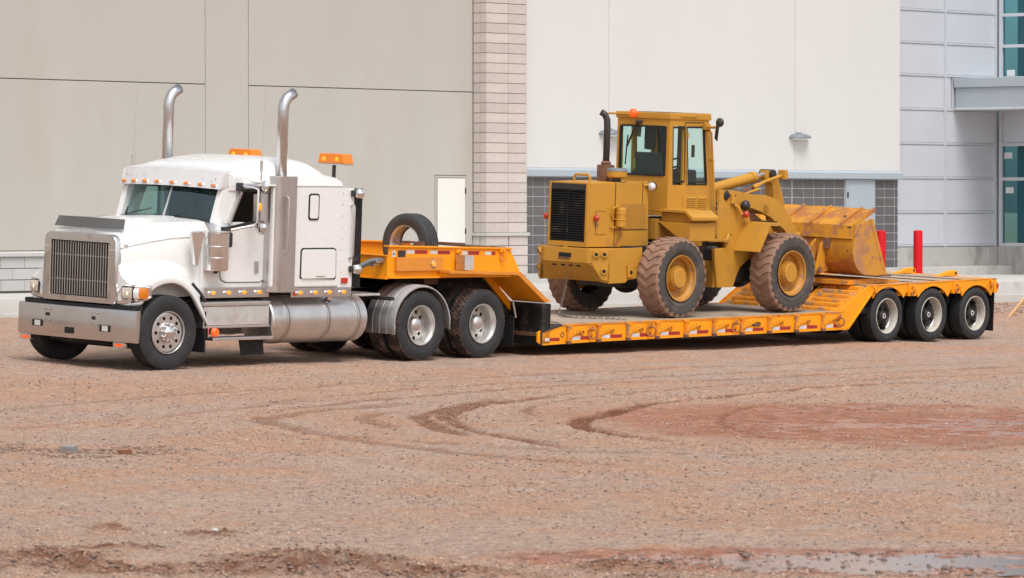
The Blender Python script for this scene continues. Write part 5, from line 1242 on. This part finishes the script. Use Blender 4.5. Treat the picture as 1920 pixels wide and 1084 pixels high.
# cab
cN, cF = LC-.55, LC+.55; cz0, cz1 = 2.15, 3.66
bx0, bx1t, bx1b = 11.87, 12.87, 13.10
def cx1(z): return bx1b+(bx1t-bx1b)*(z-cz0)/(cz1-cz0)
B().box(bx0, bx1b+.0, cN, cF, 2.10, 2.17).build('cab_floor', yel, ld, bev=.005)
for s in (-1, 1):
    y0, y1 = (cN, cN+.05) if s < 0 else (cF-.05, cF)
    # side wall: lower panel, posts, header
    B().prism([(bx0,2.17),(bx0,2.60),(cx1(2.60),2.60),(cx1(2.17),2.17)], 'y', y0, y1).build('cab_side', yel, ld)
    B().prism([(bx0,2.60),(bx0,3.66),(11.955,3.66),(11.985,2.60)], 'y', y0, y1).build('cab_post', yel, ld)
    B().prism([(12.245,2.60),(12.235,3.56),(12.305,3.56),(12.375,2.60)], 'y', y0, y1).build('cab_post', yel, ld)
    B().prism([(12.865,2.60),(12.75,3.60),(cx1(3.60),3.60),(cx1(2.60),2.60)], 'y', y0, y1).build('cab_post', yel, ld)
    B().prism([(bx0,3.552),(bx0,3.66),(cx1(3.66),3.66),(cx1(3.552),3.552)], 'y', y0+.001, y1-.001).build('cab_header', yel, ld)
    yy = cN if s < 0 else cF; o = -.008 if s < 0 else .008
    for P in ([(11.945,3.545),(12.245,3.55),(12.285,2.64),(11.98,2.645)], [(12.295,3.55),(12.755,3.555),(12.86,2.64),(12.372,2.638)]):
        c_ = (sum(p[0] for p in P)/4, sum(p[1] for p in P)/4)
        def rnd_(P, q, r):
            out = []
            for i in range(4):
                a, b_, c2_ = V(*P[i-1],0), V(*P[i],0), V(*P[(i+1)%4],0)
                cc = V(*c_,0); b2 = b_+(cc-b_).normalized()*q; d1 = (a-b_).normalized(); d2 = (c2_-b_).normalized()
                for t in (1, .45, .12): out.append(tuple((b2+d1*r*t)[:2]))
                for t in (.12, .45, 1): out.append(tuple((b2+d2*r*t)[:2]))
            return out
        O = rnd_(P, 0, .05); I = rnd_(P, .035, .04)
        rg = [[(x,yy-o,z) for x, z in O],[(x,yy+o,z) for x, z in O],[(x,yy+o,z) for x, z in I],[(x,yy-o*2,z) for x, z in I]]
        wd = B().prism(I, 'y', yy-o*2, yy-o*2.6).build('side_window', glass_load, ld, smooth=0)
        B().loft(rg, True, False).build('window_seal', seal, wd, smooth=0)
    # door outline, louvred panel
    dpts = [(12.255,3.61),(12.74,3.615),(12.875,2.605),(12.335,2.605)]
    for i in range(4):
        a, b_ = dpts[i], dpts[(i+1)%4]; B().tube([(a[0],yy+o*.2,a[1]),(b_[0],yy+o*.2,b_[1])], .006, 4).build('door_gap', dark, ld)
    B().prism([(12.22,2.18),(12.22,2.495),(12.90,2.495),(12.92,2.175)], 'y', yy, yy+o*.6).build('service_panel', yel, ld, bev=.004)
    lp = B().prism([(12.25,2.17),(12.26,2.435),(12.885,2.435),(12.905,2.165)], 'y', yy, yy+o*2.6).build('louvre_panel', yel, ld, bev=.01)
    for c0 in (12.34, 12.62):
        for k in range(6):
            z = 2.215+.034*k; i0 = B()
            i0.prism([(yy+o*2.6,z),(yy+o*2.6,z+.024),(yy+o*5,z+.006),(yy+o*5,z)], 'x', c0, c0+.23); i0.build('louvre', yel, lp)
    for k in range(2): B().box(12.305, 12.33, yy+o*.3, yy+o*3, 2.8+.55*k, 2.9+.55*k).build('hinge', yel2, ld)
    # front grab rail
    B().tube([(12.80,yy,3.49),(12.80,yy+o*10,3.49),(12.83,yy+o*11,3.45),(12.97,yy+o*11,2.40),(13.0,yy+o*11,2.15)], .02, 8).build('grab_rail', yel, ld)
    B().tube([(12.93,yy,3.02),(12.92,yy+o*11,3.0)], .014, 6).build('rail_bracket', yel, ld)
    for z in (2.30, 2.22): B().cyl((13.01,yy+o*11,z-.03),(13.0,yy+o*11,z+.03),.03,n=10).build('rail_clamp', dkmetal, ld)
    # mirror on its arm
    B().box(12.70, 12.80, yy, yy+o*12, 3.50, 3.60).build('mirror_arm', yel, ld, bev=.01)
    B().tube([(12.72,yy+o*10,3.55),(12.72,yy+o*30,3.545)], .022, 8).build('mirror_arm', yel, ld)
    mm = B().box(-.012, .012, -.075, .075, -.13, .13); mm.xf(Matrix.Translation((12.72,yy+o*36,3.47)) @ Matrix.Rotation(R(14),4,'X') @ Matrix.Rotation(R(-10),4,'Y') @ Matrix.Rotation(R(35*s),4,'Z'))
    mm.build('mirror', dkmetal, ld, bev=.012)
    B().sph((12.73, yy+o*42, 3.63), .075, 16, (.7,1,1)).build('convex_mirror', dkmetal, ld)
# rear wall
B().box(bx0-.004, bx0+.05, cN+.003, cF-.003, 2.17, 2.745).build('cab_rear', yel, ld)
rz0, rz1, ry0, ry1 = 2.75, 3.545, LC-.49, LC+.49
B().box(bx0-.004, bx0+.05, cN+.003, ry0, 2.745, 3.66).build('cab_rear', yel, ld)
B().box(bx0-.004, bx0+.05, ry1, cF-.003, 2.745, 3.66).build('cab_rear', yel, ld)
B().box(bx0-.003, bx0+.05, ry0-.01, ry1+.01, 3.54, 3.66).build('cab_rear', yel, ld)
O = rrect(ry0,ry1,2.735,3.55,.06,5); I = rrect(ry0+.03,ry1-.03,2.765,3.52,.05,5)
rw = B().prism(I, 'x', bx0+.005, bx0+.010).build('rear_window', glass_load, ld, smooth=0)
B().loft([[(bx0+.002,y,z) for y, z in O],[(bx0-.018,y,z) for y, z in O],[(bx0-.018,y,z) for y, z in I],[(bx0+.015,y,z) for y, z in I]], True, False).build('window_seal', seal, rw, smooth=0)
B().tube([(bx0-.02,LC+.02,3.60),(bx0-.045,LC+.10,3.585),(bx0-.045,LC+.30,3.20)], .018, 6).build('wiper_arm', blk, ld)
B().tube([(bx0-.03,LC+.30,3.38),(bx0-.03,LC+.335,2.90)], .012, 5).build('wiper_blade', blk, ld)
B().tube([(bx0-.02,LC+.02,3.60),(bx0-.05,LC+.12,3.60)], .03, 6).build('wiper_motor', blk, ld)
# front windscreen frame
B().prism([(13.0,2.17),(13.09,2.17),(13.03,2.62),(12.95,2.62)], 'y', cN+.05, cF-.05).build('cab_front', yel, ld)
for y in (LC-.50, LC+.50, ): B().prism([(12.96,2.62),(13.03,2.62),(12.89,3.60),(12.82,3.60)], 'y', y-.045, y+.045).build('front_post', cabin, ld)
B().loft([[(12.99,cN+.1,2.62),(12.85,cN+.1,3.6)],[(12.99,cF-.1,2.62),(12.85,cF-.1,3.6)]], False, False).build('front_window', glass_load, ld, smooth=0)
# roof
B().prism([(11.84,3.655),(11.84,3.76),(12.90,3.765),(12.92,3.655)], 'y', cN-.02, cF+.02).build('cab_roof', yel, ld, bev=.02)
B().box(12.12, 12.5, cN-.035, cN-.015, 3.70, 3.725).build('roof_rail', yel, ld, bev=.006)
for k in range(4): B().box(11.95+.22*k, 12.13+.22*k, LC-.35, LC+.35, 3.760, 3.7665).build('roof_plate', dkmetal, ld)
B().tube([(11.86,cN+.1,3.72),(11.86,cF-.1,3.725)], .012, 6).build('roof_bar', yel, ld)
B().tube([(11.84,LC+.2,3.715),(11.84,LC+.72,3.72)], .018, 6).build('beacon_arm', yel, ld)
bl = B().sph((11.80,LC+.17,3.74), .075, 16, (.9,1,.95)).build('beacon', orangered, ld)
# interior
B().box(12.2, 12.55, LC-.24, LC+.24, 2.17, 2.62).build('seat', cabin, ld, bev=.05)
sbk = B().prism([(12.02,2.60),(12.10,2.60),(12.05,3.12),(11.99,3.10)], 'y', LC-.27, LC+.27).build('seat_back', cabin, ld, bev=.05)
B().tube([(12.88,LC,2.2),(12.75,LC,2.85)], .03, 8).build('steering_column', cabin, ld)
tw = B().torus((0,0,0), .19, .016, 'z', 24, 6); tw.xf(Matrix.Translation((12.68,LC-.05,2.95)) @ Matrix.Rotation(R(-25),4,'Y')); tw.build('steering_wheel', blk, ld)
B().box(12.72, 12.98, LC-.25, LC+.22, 2.17, 2.84).build('dashboard', cabin, ld, bev=.04)
B().prism([(LC-.30,2.17),(LC-.30,2.8),(LC-.10,2.95),(LC+.18,2.95),(LC+.36,2.75),(LC+.36,2.17)], 'x', 12.0, 12.04).build('rear_console', cabin, ld, bev=.02)
for y in (LC-.02, LC+.33): B().box(12.80, 12.86, y-.06, y+.06, 2.6, 3.6).build('inner_post', cabin, ld)
B().box(12.3, 12.36, LC+.12, LC+.34, 3.15, 3.55).build('head_rest', cabin, ld, bev=.05)
B().box(12.56, 12.60, cN+.06, cN+.10, 3.05, 3.25).build('door_latch', blk, ld)
B().box(12.2, 12.26, LC+.36, LC+.46, 2.80, 3.0).build('yellow_vest', MT('yellow_cloth', (.55,.62,.05), .8), ld, bev=.02)
# exhaust and precleaner on the hood
es = B().tube([(10.98,LC+.02,2.62),(10.98,LC+.02,3.50),(10.975,LC+.025,3.62),(10.95,LC+.05,3.70),(10.90,LC+.09,3.74)], .052, 16, False).build('exhaust_stack', dkmetal, ld, solid=.004)
B().box(10.88, 11.10, LC-.07, LC+.13, 2.62, 2.90).build('muffler_shroud', rust, es, bev=.02)
B().lathe([(2.90,.075),(2.93,.085),(2.96,.06)], (10.98,LC+.02,0), 'z', 16).build('collar', rust, es)
pc = B().lathe([(2.70,.001),(2.70,.13),(2.72,.16),(2.80,.165),(2.805,.165)], (10.88,LC-.30,0), 'z', 24).build('precleaner', yel, ld)
B().lathe([(2.805,.165),(2.81,.17),(2.84,.165),(2.855,.13),(2.862,.001)], (10.88,LC-.30,0), 'z', 24).build('cap', lampm, pc)
B().cyl((10.88,LC-.30,2.62),(10.88,LC-.30,2.71),.07,n=14).build('neck', dkmetal, pc)
# articulation and front frame (loader tower)
B().box(12.9, 13.25, LC-.30, LC+.30, 1.0, 1.95).build('hitch', dkmetal, ld, bev=.03)
B().box(12.75, 13.3, LC-.28, LC-.20, 1.62, 1.72).build('steering_cylinder', dkmetal, ld)
for s in (-1, 1):
    y = LC+s*.57
    P = [(13.15,1.78),(13.18,2.10),(13.16,2.53),(13.58,2.52),(13.62,2.44),(13.95,2.20),(14.05,1.95),(14.2,1.70),(14.2,1.42),(13.98,1.37),(13.80,1.26),(13.72,1.14),(13.62,.93),(13.21,.93),(13.12,1.36),(13.11,1.56),(13.40,1.58),(13.38,1.68),(13.20,1.69)]
    B().prism(P, 'y', y, y-s*.06).build('tower_plate', yel, ld, bev=.006)
    B().box(13.13, 13.18, y-s*.30, y-s*.0, 1.80, 2.50).build('tower_rear', yel2, ld)
    B().prism([(13.15,.93),(13.15,1.36),(13.35,1.36),(13.35,.93)], 'y', y-s*.28, y-s*.05).build('frame_foot', yel2, ld)
    B().prism([(13.30,2.40),(13.40,2.48),(13.46,2.44),(13.36,2.35)], 'y', y, y+s*.02).build('tower_slot', dark, ld)
    # small linkage plates on the tower
    for (a, b_) in (((13.52,2.44),(13.50,2.30)),((13.44,1.80),(13.36,1.66))):
        lk = B().tube([(a[0],y+s*.025,a[1]),(b_[0],y+s*.025,b_[1])], .038, 10).build('link', yel, ld)
        for q in (a, b_): B().lathe([(y+s*.066,.02),(y+s*.068,.001)], (q[0],0,q[1]), 'y', 10).build('pin', rust, lk, smooth=0)
    # front work lamp and red marker on a bracket
    B().tube([(13.55,y,2.30),(13.62,y+s*.06,2.24),(13.66,y+s*.10,2.12)], .028, 8).build('lamp_bracket', yel, ld)
    B().sph((13.78,y+s*.08,2.275), .085, 16, (1,.9,1.05)).build('head_lamp', blk, ld)
    B().lathe([(y+s*.06,.05),(y+s*.13,.055),(y+s*.15,.04),(y+s*.155,.001)], (13.77,0,2.13), 'y', 16).build('marker_lamp', redl, ld)
    # mudguard over the front wheel
    yi, yo = LC+s*.57, LC+s*1.10
    B().prism([(13.855,2.005),(14.16,2.01),(14.165,1.96),(13.90,1.955),(13.64,1.53),(13.605,1.535)], 'y', yi, yo).build('front_fender', yel, ld, bev=.006)
    B().box(14.12, 14.20, yi, yo-s*.1, 1.93, 2.03).build('fender_bracket', dkmetal, ld)
    # boom arm
    ya = LC+s*.52
    arm = [(13.62,2.52),(14.10,2.45),(14.50,2.44),(14.76,2.375),(15.0,2.235),(15.18,2.06),(15.37,1.82),(15.62,1.50),(15.88,1.18),(15.72,1.12),(15.52,1.36),(15.25,1.66),(15.02,1.86),(14.78,1.99),(14.62,2.08),(14.36,2.17),(14.12,2.225),(13.85,2.26),(13.62,2.34)]
    B().prism(arm, 'y', ya, ya-s*.09).build('boom_arm', yel, ld, bev=.008)
    B().tube([(13.5,LC+s*.36,1.62),(14.75,LC+s*.36,1.95)], .075, 14).build('lift_cylinder', yel, ld)
    B().prism([(13.62,2.05),(13.70,2.25),(14.2,2.2),(14.6,2.0),(14.2,1.7)], 'y', ya-s*.12, ya-s*.16).build('inner_plate', rust, ld)
    # square eye at the tower top with the big cylinder's pin
    B().lathe([(y-s*.03,.001),(y+s*.012,.07),(y+s*.018,.06),(y+s*.019,.001)], (13.36,0,2.45), 'y', 18).build('pin_cap', blk, ld)
B().box(13.15, 13.55, LC-.5, LC+.5, 2.05, 2.15).build('tower_bridge', yel2, ld)
B().box(13.2, 14.4, LC-.5, LC+.5, 1.0, 1.55).build('front_chassis', dkmetal, ld, bev=.03)
B().tube([(14.5,LC-.52,2.2),(14.5,LC+.52,2.2)], .08, 14).build('boom_cross_tube', yel, ld)
# tilt cylinder and bell crank
tc_ = B().tube([(13.55,LC,2.50),(13.75,LC,2.53),(14.76,LC,2.715)], .088, 18).build('tilt_cylinder', yel, ld)
B().tube([(14.70,LC,2.704),(14.80,LC,2.722)], .098, 18).build('gland', yel, tc_)
B().tube([(14.78,LC,2.72),(15.12,LC,2.775)], .042, 14).build('piston_rod', chrome, tc_)
B().cyl((15.17,LC-.13,2.78),(15.17,LC+.13,2.78),.075,n=16).build('rod_eye', dkmetal, tc_)
B().prism([(15.08,2.84),(15.30,2.82),(15.40,2.62),(15.55,2.30),(15.62,1.95),(15.50,1.80),(15.35,1.98),(15.24,2.35),(15.22,2.6),(15.05,2.70)], 'y', LC-.09, LC+.09).build('bell_crank', yel, ld, bev=.015)
B().cyl((15.40,LC-.14,2.05),(15.40,LC+.14,2.05),.06,n=14).build('crank_pin', dkmetal, ld)
B().tube([(15.5,LC,1.85),(15.95,LC,1.70)], .06, 12).build('tilt_link', yel, ld)
ps_ = B().tube([(14.50,LC-.26,2.565),(14.78,LC-.26,2.66),(15.24,LC-.26,2.76)], .028, 10).build('positioner_tube', yel, ld)
B().tube([(14.46,LC-.26,2.555),(14.60,LC-.26,2.60)], .04, 10).build('collar', yel, ps_)
B().prism([(15.20,2.70),(15.20,2.85),(15.28,2.86),(15.30,2.70)], 'y', LC-.34, LC-.20).build('bracket', yel, ps_, bev=.008)
for k in range(3): B().tube([(14.24,LC-.2-.04*k,2.46),(14.34,LC-.22-.04*k,2.56),(14.48,LC-.24,2.56),(14.56,LC-.22,2.50)], .016, 6).build('hydraulic_hose', rust, ld)
B().tube([(14.15,LC-.33,2.45),(14.50,LC-.33,2.53),(14.56,LC-.32,2.52)], .022, 8).build('hydraulic_pipe', yel, ld)
# bucket
bN, bF = LC-1.20, LC+1.20
back = [(16.055,1.97),(16.022,1.74),(15.992,1.53),(16.035,1.375),(16.125,1.25),(16.25,1.165),(16.37,1.133),(16.72,1.120),(17.03,1.122)]
inner_ = [(17.03,1.140),(16.72,1.142),(16.38,1.156),(16.26,1.188),(16.145,1.268),(16.058,1.385),(16.018,1.53),(16.048,1.74),(16.08,1.965)]
bk = B().prism(back+inner_, 'y', bN, bF).build('bucket', bucket_m, ld)
B().prism([(16.03,1.955),(16.08,1.985),(16.615,2.235),(16.63,2.205),(16.10,1.95)], 'y', bN, bF).build('spill_guard', bucket_m, bk, bev=.004)
B().tube([(16.62,bN+.3,2.222),(16.62,LC,2.226),(16.60,LC+.2,2.215),(16.63,LC+.5,2.225),(16.62,bF,2.222)], .022, 6).build('guard_lip', bucket_side, bk)
for y in (bN+.0, bN+.26, LC-.30, LC+.28, bF-.28, bF-.03):
    B().prism([(16.03,1.965),(16.03,2.0),(16.60,2.27),(16.63,2.235),(16.10,1.985)], 'y', y, y+.03).build('guard_rib', bucket_m, bk, bev=.003)
for y0, y1 in ((bN-.022, bN), (bF, bF+.022)):
    B().prism([(16.055,1.97),(16.022,1.74),(15.992,1.53),(16.035,1.375),(16.125,1.25),(16.25,1.165),(16.37,1.133),(16.72,1.12),(17.04,1.122),(16.93,1.20),(16.63,1.82),(16.52,2.09),(16.43,2.075)], 'y', y0, y1).build('bucket_side', bucket_side, bk, bev=.004)
    B().prism([(16.44,2.07),(16.52,2.09),(16.93,1.21),(16.85,1.24)], 'y', y0-.008, y1+.008).build('wear_edge', bucket_side, bk, bev=.004)
B().box(16.75, 17.09, bN-.03, bF+.03, 1.105, 1.138).build('cutting_edge', rust, bk, bev=.004)
B().prism([(15.985,1.74),(16.01,1.74),(16.045,1.965),(16.02,1.965)], 'y', bN+.01, bF-.01).build('back_plate', bucket_m, bk, bev=.003)
for s in (-1, 1):
    for o in (.0, .20):
        yb = LC+s*(.42+o)
        B().prism([(16.0,1.72),(15.98,1.35),(16.08,1.18),(15.80,1.12),(15.74,1.20),(15.86,1.62)], 'y', yb, yb+s*.035).build('hinge_plate', bucket_m, bk, bev=.005)
    B().cyl((15.82,LC+s*.38,1.19),(15.82,LC+s*.68,1.19),.05,n=14).build('hinge_pin', rust, bk)
    B().box(15.90, 16.0, LC+s*.66, LC+s*.74, 1.56, 1.74).build('stop_block', rust, bk, bev=.006)
B().prism([(15.98,1.80),(15.90,1.74),(15.90,1.62),(15.99,1.56)], 'y', LC-.12, LC+.12).build('tilt_lug', bucket_m, bk, bev=.006)

# ---- tie-down chain from the counterweight to the deck
ch = thing('tie_down_chain', (10.0, 0, .49), 'loose steel chain hanging from the loader down onto the trailer deck', 'chain')
path = [V(10.30,.33,1.06),V(10.27,.34,.90),V(10.24,.36,.72),V(10.2,.38,.56),V(10.12,.30,.502),V(9.95,.02,.497),V(9.80,-.18,.496),V(9.84,-.34,.496),V(9.93,-.48,.496),V(10.0,-.58,.497),V(10.12,-.68,.498),V(10.18,-.80,.498),V(10.27,-.97,.498)]
seg = []; acc = 0
for i in range(len(path)-1):
    a, b_ = path[i], path[i+1]; n_ = max(1, round((b_-a).length/.048))
    for k in range(n_): seg.append((a+(b_-a)*(k/n_), (b_-a).normalized()))
lk = B()
for k in range(10): pass
ring = B().torus((0,0,0), .022, .0065, 'y', 12, 6); ring.xf(Matrix.Diagonal((1.45,1,.85,1)))
me_l = ring.mesh('chain_link', chain_m)
for k, (p, d_) in enumerate(seg):
    o = place(me_l, 'chain_link', ch, p)
    o.rotation_mode = 'QUATERNION'; q = d_.to_track_quat('X', 'Z'); o.rotation_quaternion = q @ Matrix.Rotation((k % 2)*pi/2+.5, 3, 'X').to_quaternion()

# ================================================================ SMALL THINGS ON THE LOT
def rock(n, r, seed, sq=.55, box=False):
    q = random.Random(seed); bm = bmesh.new()
    if box: bmesh.ops.create_cube(bm, size=1.6)
    else: bmesh.ops.create_icosphere(bm, subdivisions=n, radius=1)
    for v in bm.verts: v.co = Vector((v.co.x*(1+q.uniform(-.25,.25)), v.co.y*(1+q.uniform(-.25,.25)), v.co.z*sq*(1+q.uniform(-.25,.25))))*r
    vs = [tuple(v.co) for v in bm.verts]; bm.verts.index_update(); fs = [tuple(v.index for v in f.verts) for f in bm.faces]; bm.free(); return vs, fs
def loose(name, x, y, r, mat, lab, cat, seed, sq=.55, box=False, rot=0, group=None, sc=(1,1)):
    vs, fs = rock(2, r, seed, sq, box); c, s_ = cos(rot), sin(rot)
    vs = [(vx*sc[0], vy*sc[1], vz) for vx, vy, vz in vs]
    z = gz(x, y); zm = -min(v[2] for v in vs)*.75
    b_ = B().add([(x+vx*c-vy*s_, y+vx*s_+vy*c, z+zm+vz) for vx, vy, vz in vs], fs)
    o = b_.build(name, mat, None, bev=.004 if box else 0, smooth=40); tag(o, lab, cat, group); return o
loose('concrete_chunk', -12.23, -12.24, .085, greyblock, 'small dark grey concrete chunk at the left edge of the lot', 'rubble', 3, .6, True, .4)
loose('broken_brick', -11.98, -12.80, .085, claym, 'flat reddish brown brick piece right of the grey chunk', 'brick', 5, .35, True, .9, None, (1.5, .8))
loose('white_stone', -17.63, -19.75, .035, kerbm, 'small white stone lying alone in the left foreground', 'stone', 11, .6)
# stick and stake
b_ = B().box(1.28, 1.62, -9.75, -9.70, gz(1.44,-9.72)+.0, gz(1.44,-9.72)+.03); b_.rot((1.44,-9.72,0), 'Z', R(-32)); tag(b_.build('stick', rust, None), 'dark flat stick lying on the turning track', 'stick')
zs = gz(26.6, 3.1); b_ = B().prism([(-.03,-.02),(.03,-.02),(.03,.02),(-.03,.02)], 'z', 0, .52); b_.xf(Matrix.Translation((26.55,3.05,zs-.05)) @ Matrix.Rotation(R(38),4,(-RGT[1],RGT[0],0) if False else (FWD[0],FWD[1],0)))
tag(b_.build('wooden_stake', wood, None, bev=.004), 'pale wooden stake leaning out of the dirt behind the trailer', 'stake')
# scattered stones: one piece of stuff
def scatter(name, mat, n, seed, size, area, flat=.6, dens=None, chip=False):
    q = np.random.RandomState(seed); ux, vy = area(q, n)
    X = -43.34+ux*RGT[0]+vy*FWD[0]; Y = -45.5+ux*RGT[1]+vy*FWD[1]
    if dens is not None:
        k = dens(X, Y, q); X, Y = X[k], Y[k]
    Z = ground(X, Y)[0]; n = len(X)
    base = np.array([(1,0,0),(-1,0,0),(0,1,0),(0,-1,0),(0,0,1),(0,0,-1)], float)
    F0 = np.array([(0,2,4),(2,1,4),(1,3,4),(3,0,4),(2,0,5),(1,2,5),(3,1,5),(0,3,5)])
    r = size[0]*(size[1]/size[0])**(q.rand(n)**2.2)
    s = np.stack([r*(.7+.8*q.rand(n))*(2.4 if chip else 1), r*(.7+.5*q.rand(n))*(.7 if chip else 1), r*flat*(.6+.6*q.rand(n))], 1)
    a = q.rand(n)*2*pi; P = base[None]*s[:,None,:]*(1+.35*(q.rand(n,6,1)-.5))
    P = P + .3*r[:,None,None]*(q.rand(n,6,3)-.5)
    ca, sa = np.cos(a)[:,None], np.sin(a)[:,None]
    x = P[...,0]*ca-P[...,1]*sa; y = P[...,0]*sa+P[...,1]*ca
    co = np.stack([x+X[:,None], y+Y[:,None], P[...,2]+(Z+s[:,2]*.35)[:,None]], -1).reshape(-1,3)
    f = (F0[None]+(np.arange(n)*6)[:,None,None]).reshape(-1,3)
    me = bpy.data.meshes.new(name); me.vertices.add(len(co)); me.vertices.foreach_set('co', co.astype(np.float32).ravel())
    me.loops.add(f.size); me.loops.foreach_set('vertex_index', f.ravel().astype(np.int32)); me.polygons.add(len(f)); me.polygons.foreach_set('loop_start', np.arange(0, f.size, 3, dtype=np.int32))
    me.update(calc_edges=True); me.materials.append(mat); o = bpy.data.objects.new(name, me); COL.objects.link(o); o['kind'] = 'stuff'; return o
def fan(v0, v1, pw=1.0):
    def f(q, n):
        v = v0+(v1-v0)*q.rand(n)**pw; u = (q.rand(n)-.5)*2*(v*.1158+1.2); return u, v
    return f
def notwet(X, Y, q):
    _, _, w, t = ground(X, Y); n = fbm(X, Y, .8, 3, 91); return (q.rand(len(X)) < (.25+1.1*sstep(.38,.68,n))*(1-.6*w)*(1-.5*t))
scatter('gravel', stone_m, 75000, 5, (.004, .020), fan(31.8, 64, 1.2), .55, notwet)
scatter('gravel', stone_dk, 40000, 6, (.004, .019), fan(31.8, 64, 1.1), .55, notwet)
scatter('gravel', stone_lt, 9000, 8, (.004, .014), fan(31.8, 64, 1.1), .6, notwet)
scatter('soil_clods', clay_dk, 26000, 12, (.005, .028), fan(31.8, 46, 1.3), .6, lambda X, Y, q: ground(X, Y)[3] > .28)
scatter('soil_clods', clay_dk, 30000, 14, (.005, .026), lambda q, n: (-4.2+q.rand(n)*8, 31.8+q.rand(n)*5), .65, lambda X, Y, q: q.rand(len(X)) < ground(X, Y)[3]*1.3)
scatter('soil_clods', stone_dk, 4000, 15, (.008, .035), lambda q, n: (-4.2+q.rand(n)*8, 31.8+q.rand(n)*4), .6, lambda X, Y, q: ground(X, Y)[3]+ground(X, Y)[2]*.5 > .3)
scatter('soil_clods', claym, 14000, 13, (.006, .026), fan(45, 64, 1), .5, lambda X, Y, q: (ground(X, Y)[3] > .22) & (q.rand(len(X)) < .5))
def rub(X, Y, q): return (ell(X, Y, (-12.3,-12.1), 1.9, .7, R(-45))+(fbm(X,Y,1.8,4,7)-.5)*2.4+.25*q.rand(len(X))) < 1
RB = lambda q, n: (-7.6+q.rand(n)*4.5, 42+q.rand(n)*7)
scatter('rubble_bits', stone_m, 7000, 21, (.005, .022), RB, .5, rub)
scatter('rubble_bits', clay_dk, 8000, 24, (.006, .035), RB, .5, rub)
scatter('rubble_bits', stone_dk, 7000, 22, (.006, .04), RB, .45, rub)
scatter('rubble_bits', stone_lt, 1200, 23, (.005, .02), RB, .45, rub)
kx = np.array([k[0] for k in KERB]); ky = np.array([k[1] for k in KERB])
def mul(X, Y, q):
    d = np.interp(X, kx, ky)-Y; return (d > .05) & (d < 4.2) & (q.rand(len(X)) < (1.1-d/4.5)) & (X > 16)
scatter('wood_chips', chip_m, 15000, 31, (.014, .04), lambda q, n: (-3+q.rand(n)*19, 76+q.rand(n)*24), .5, mul, True)

for o in PROTO:                      # the wheel prototypes served only to be copied
    for c in list(o.children): bpy.data.objects.remove(c)
    bpy.data.objects.remove(o)
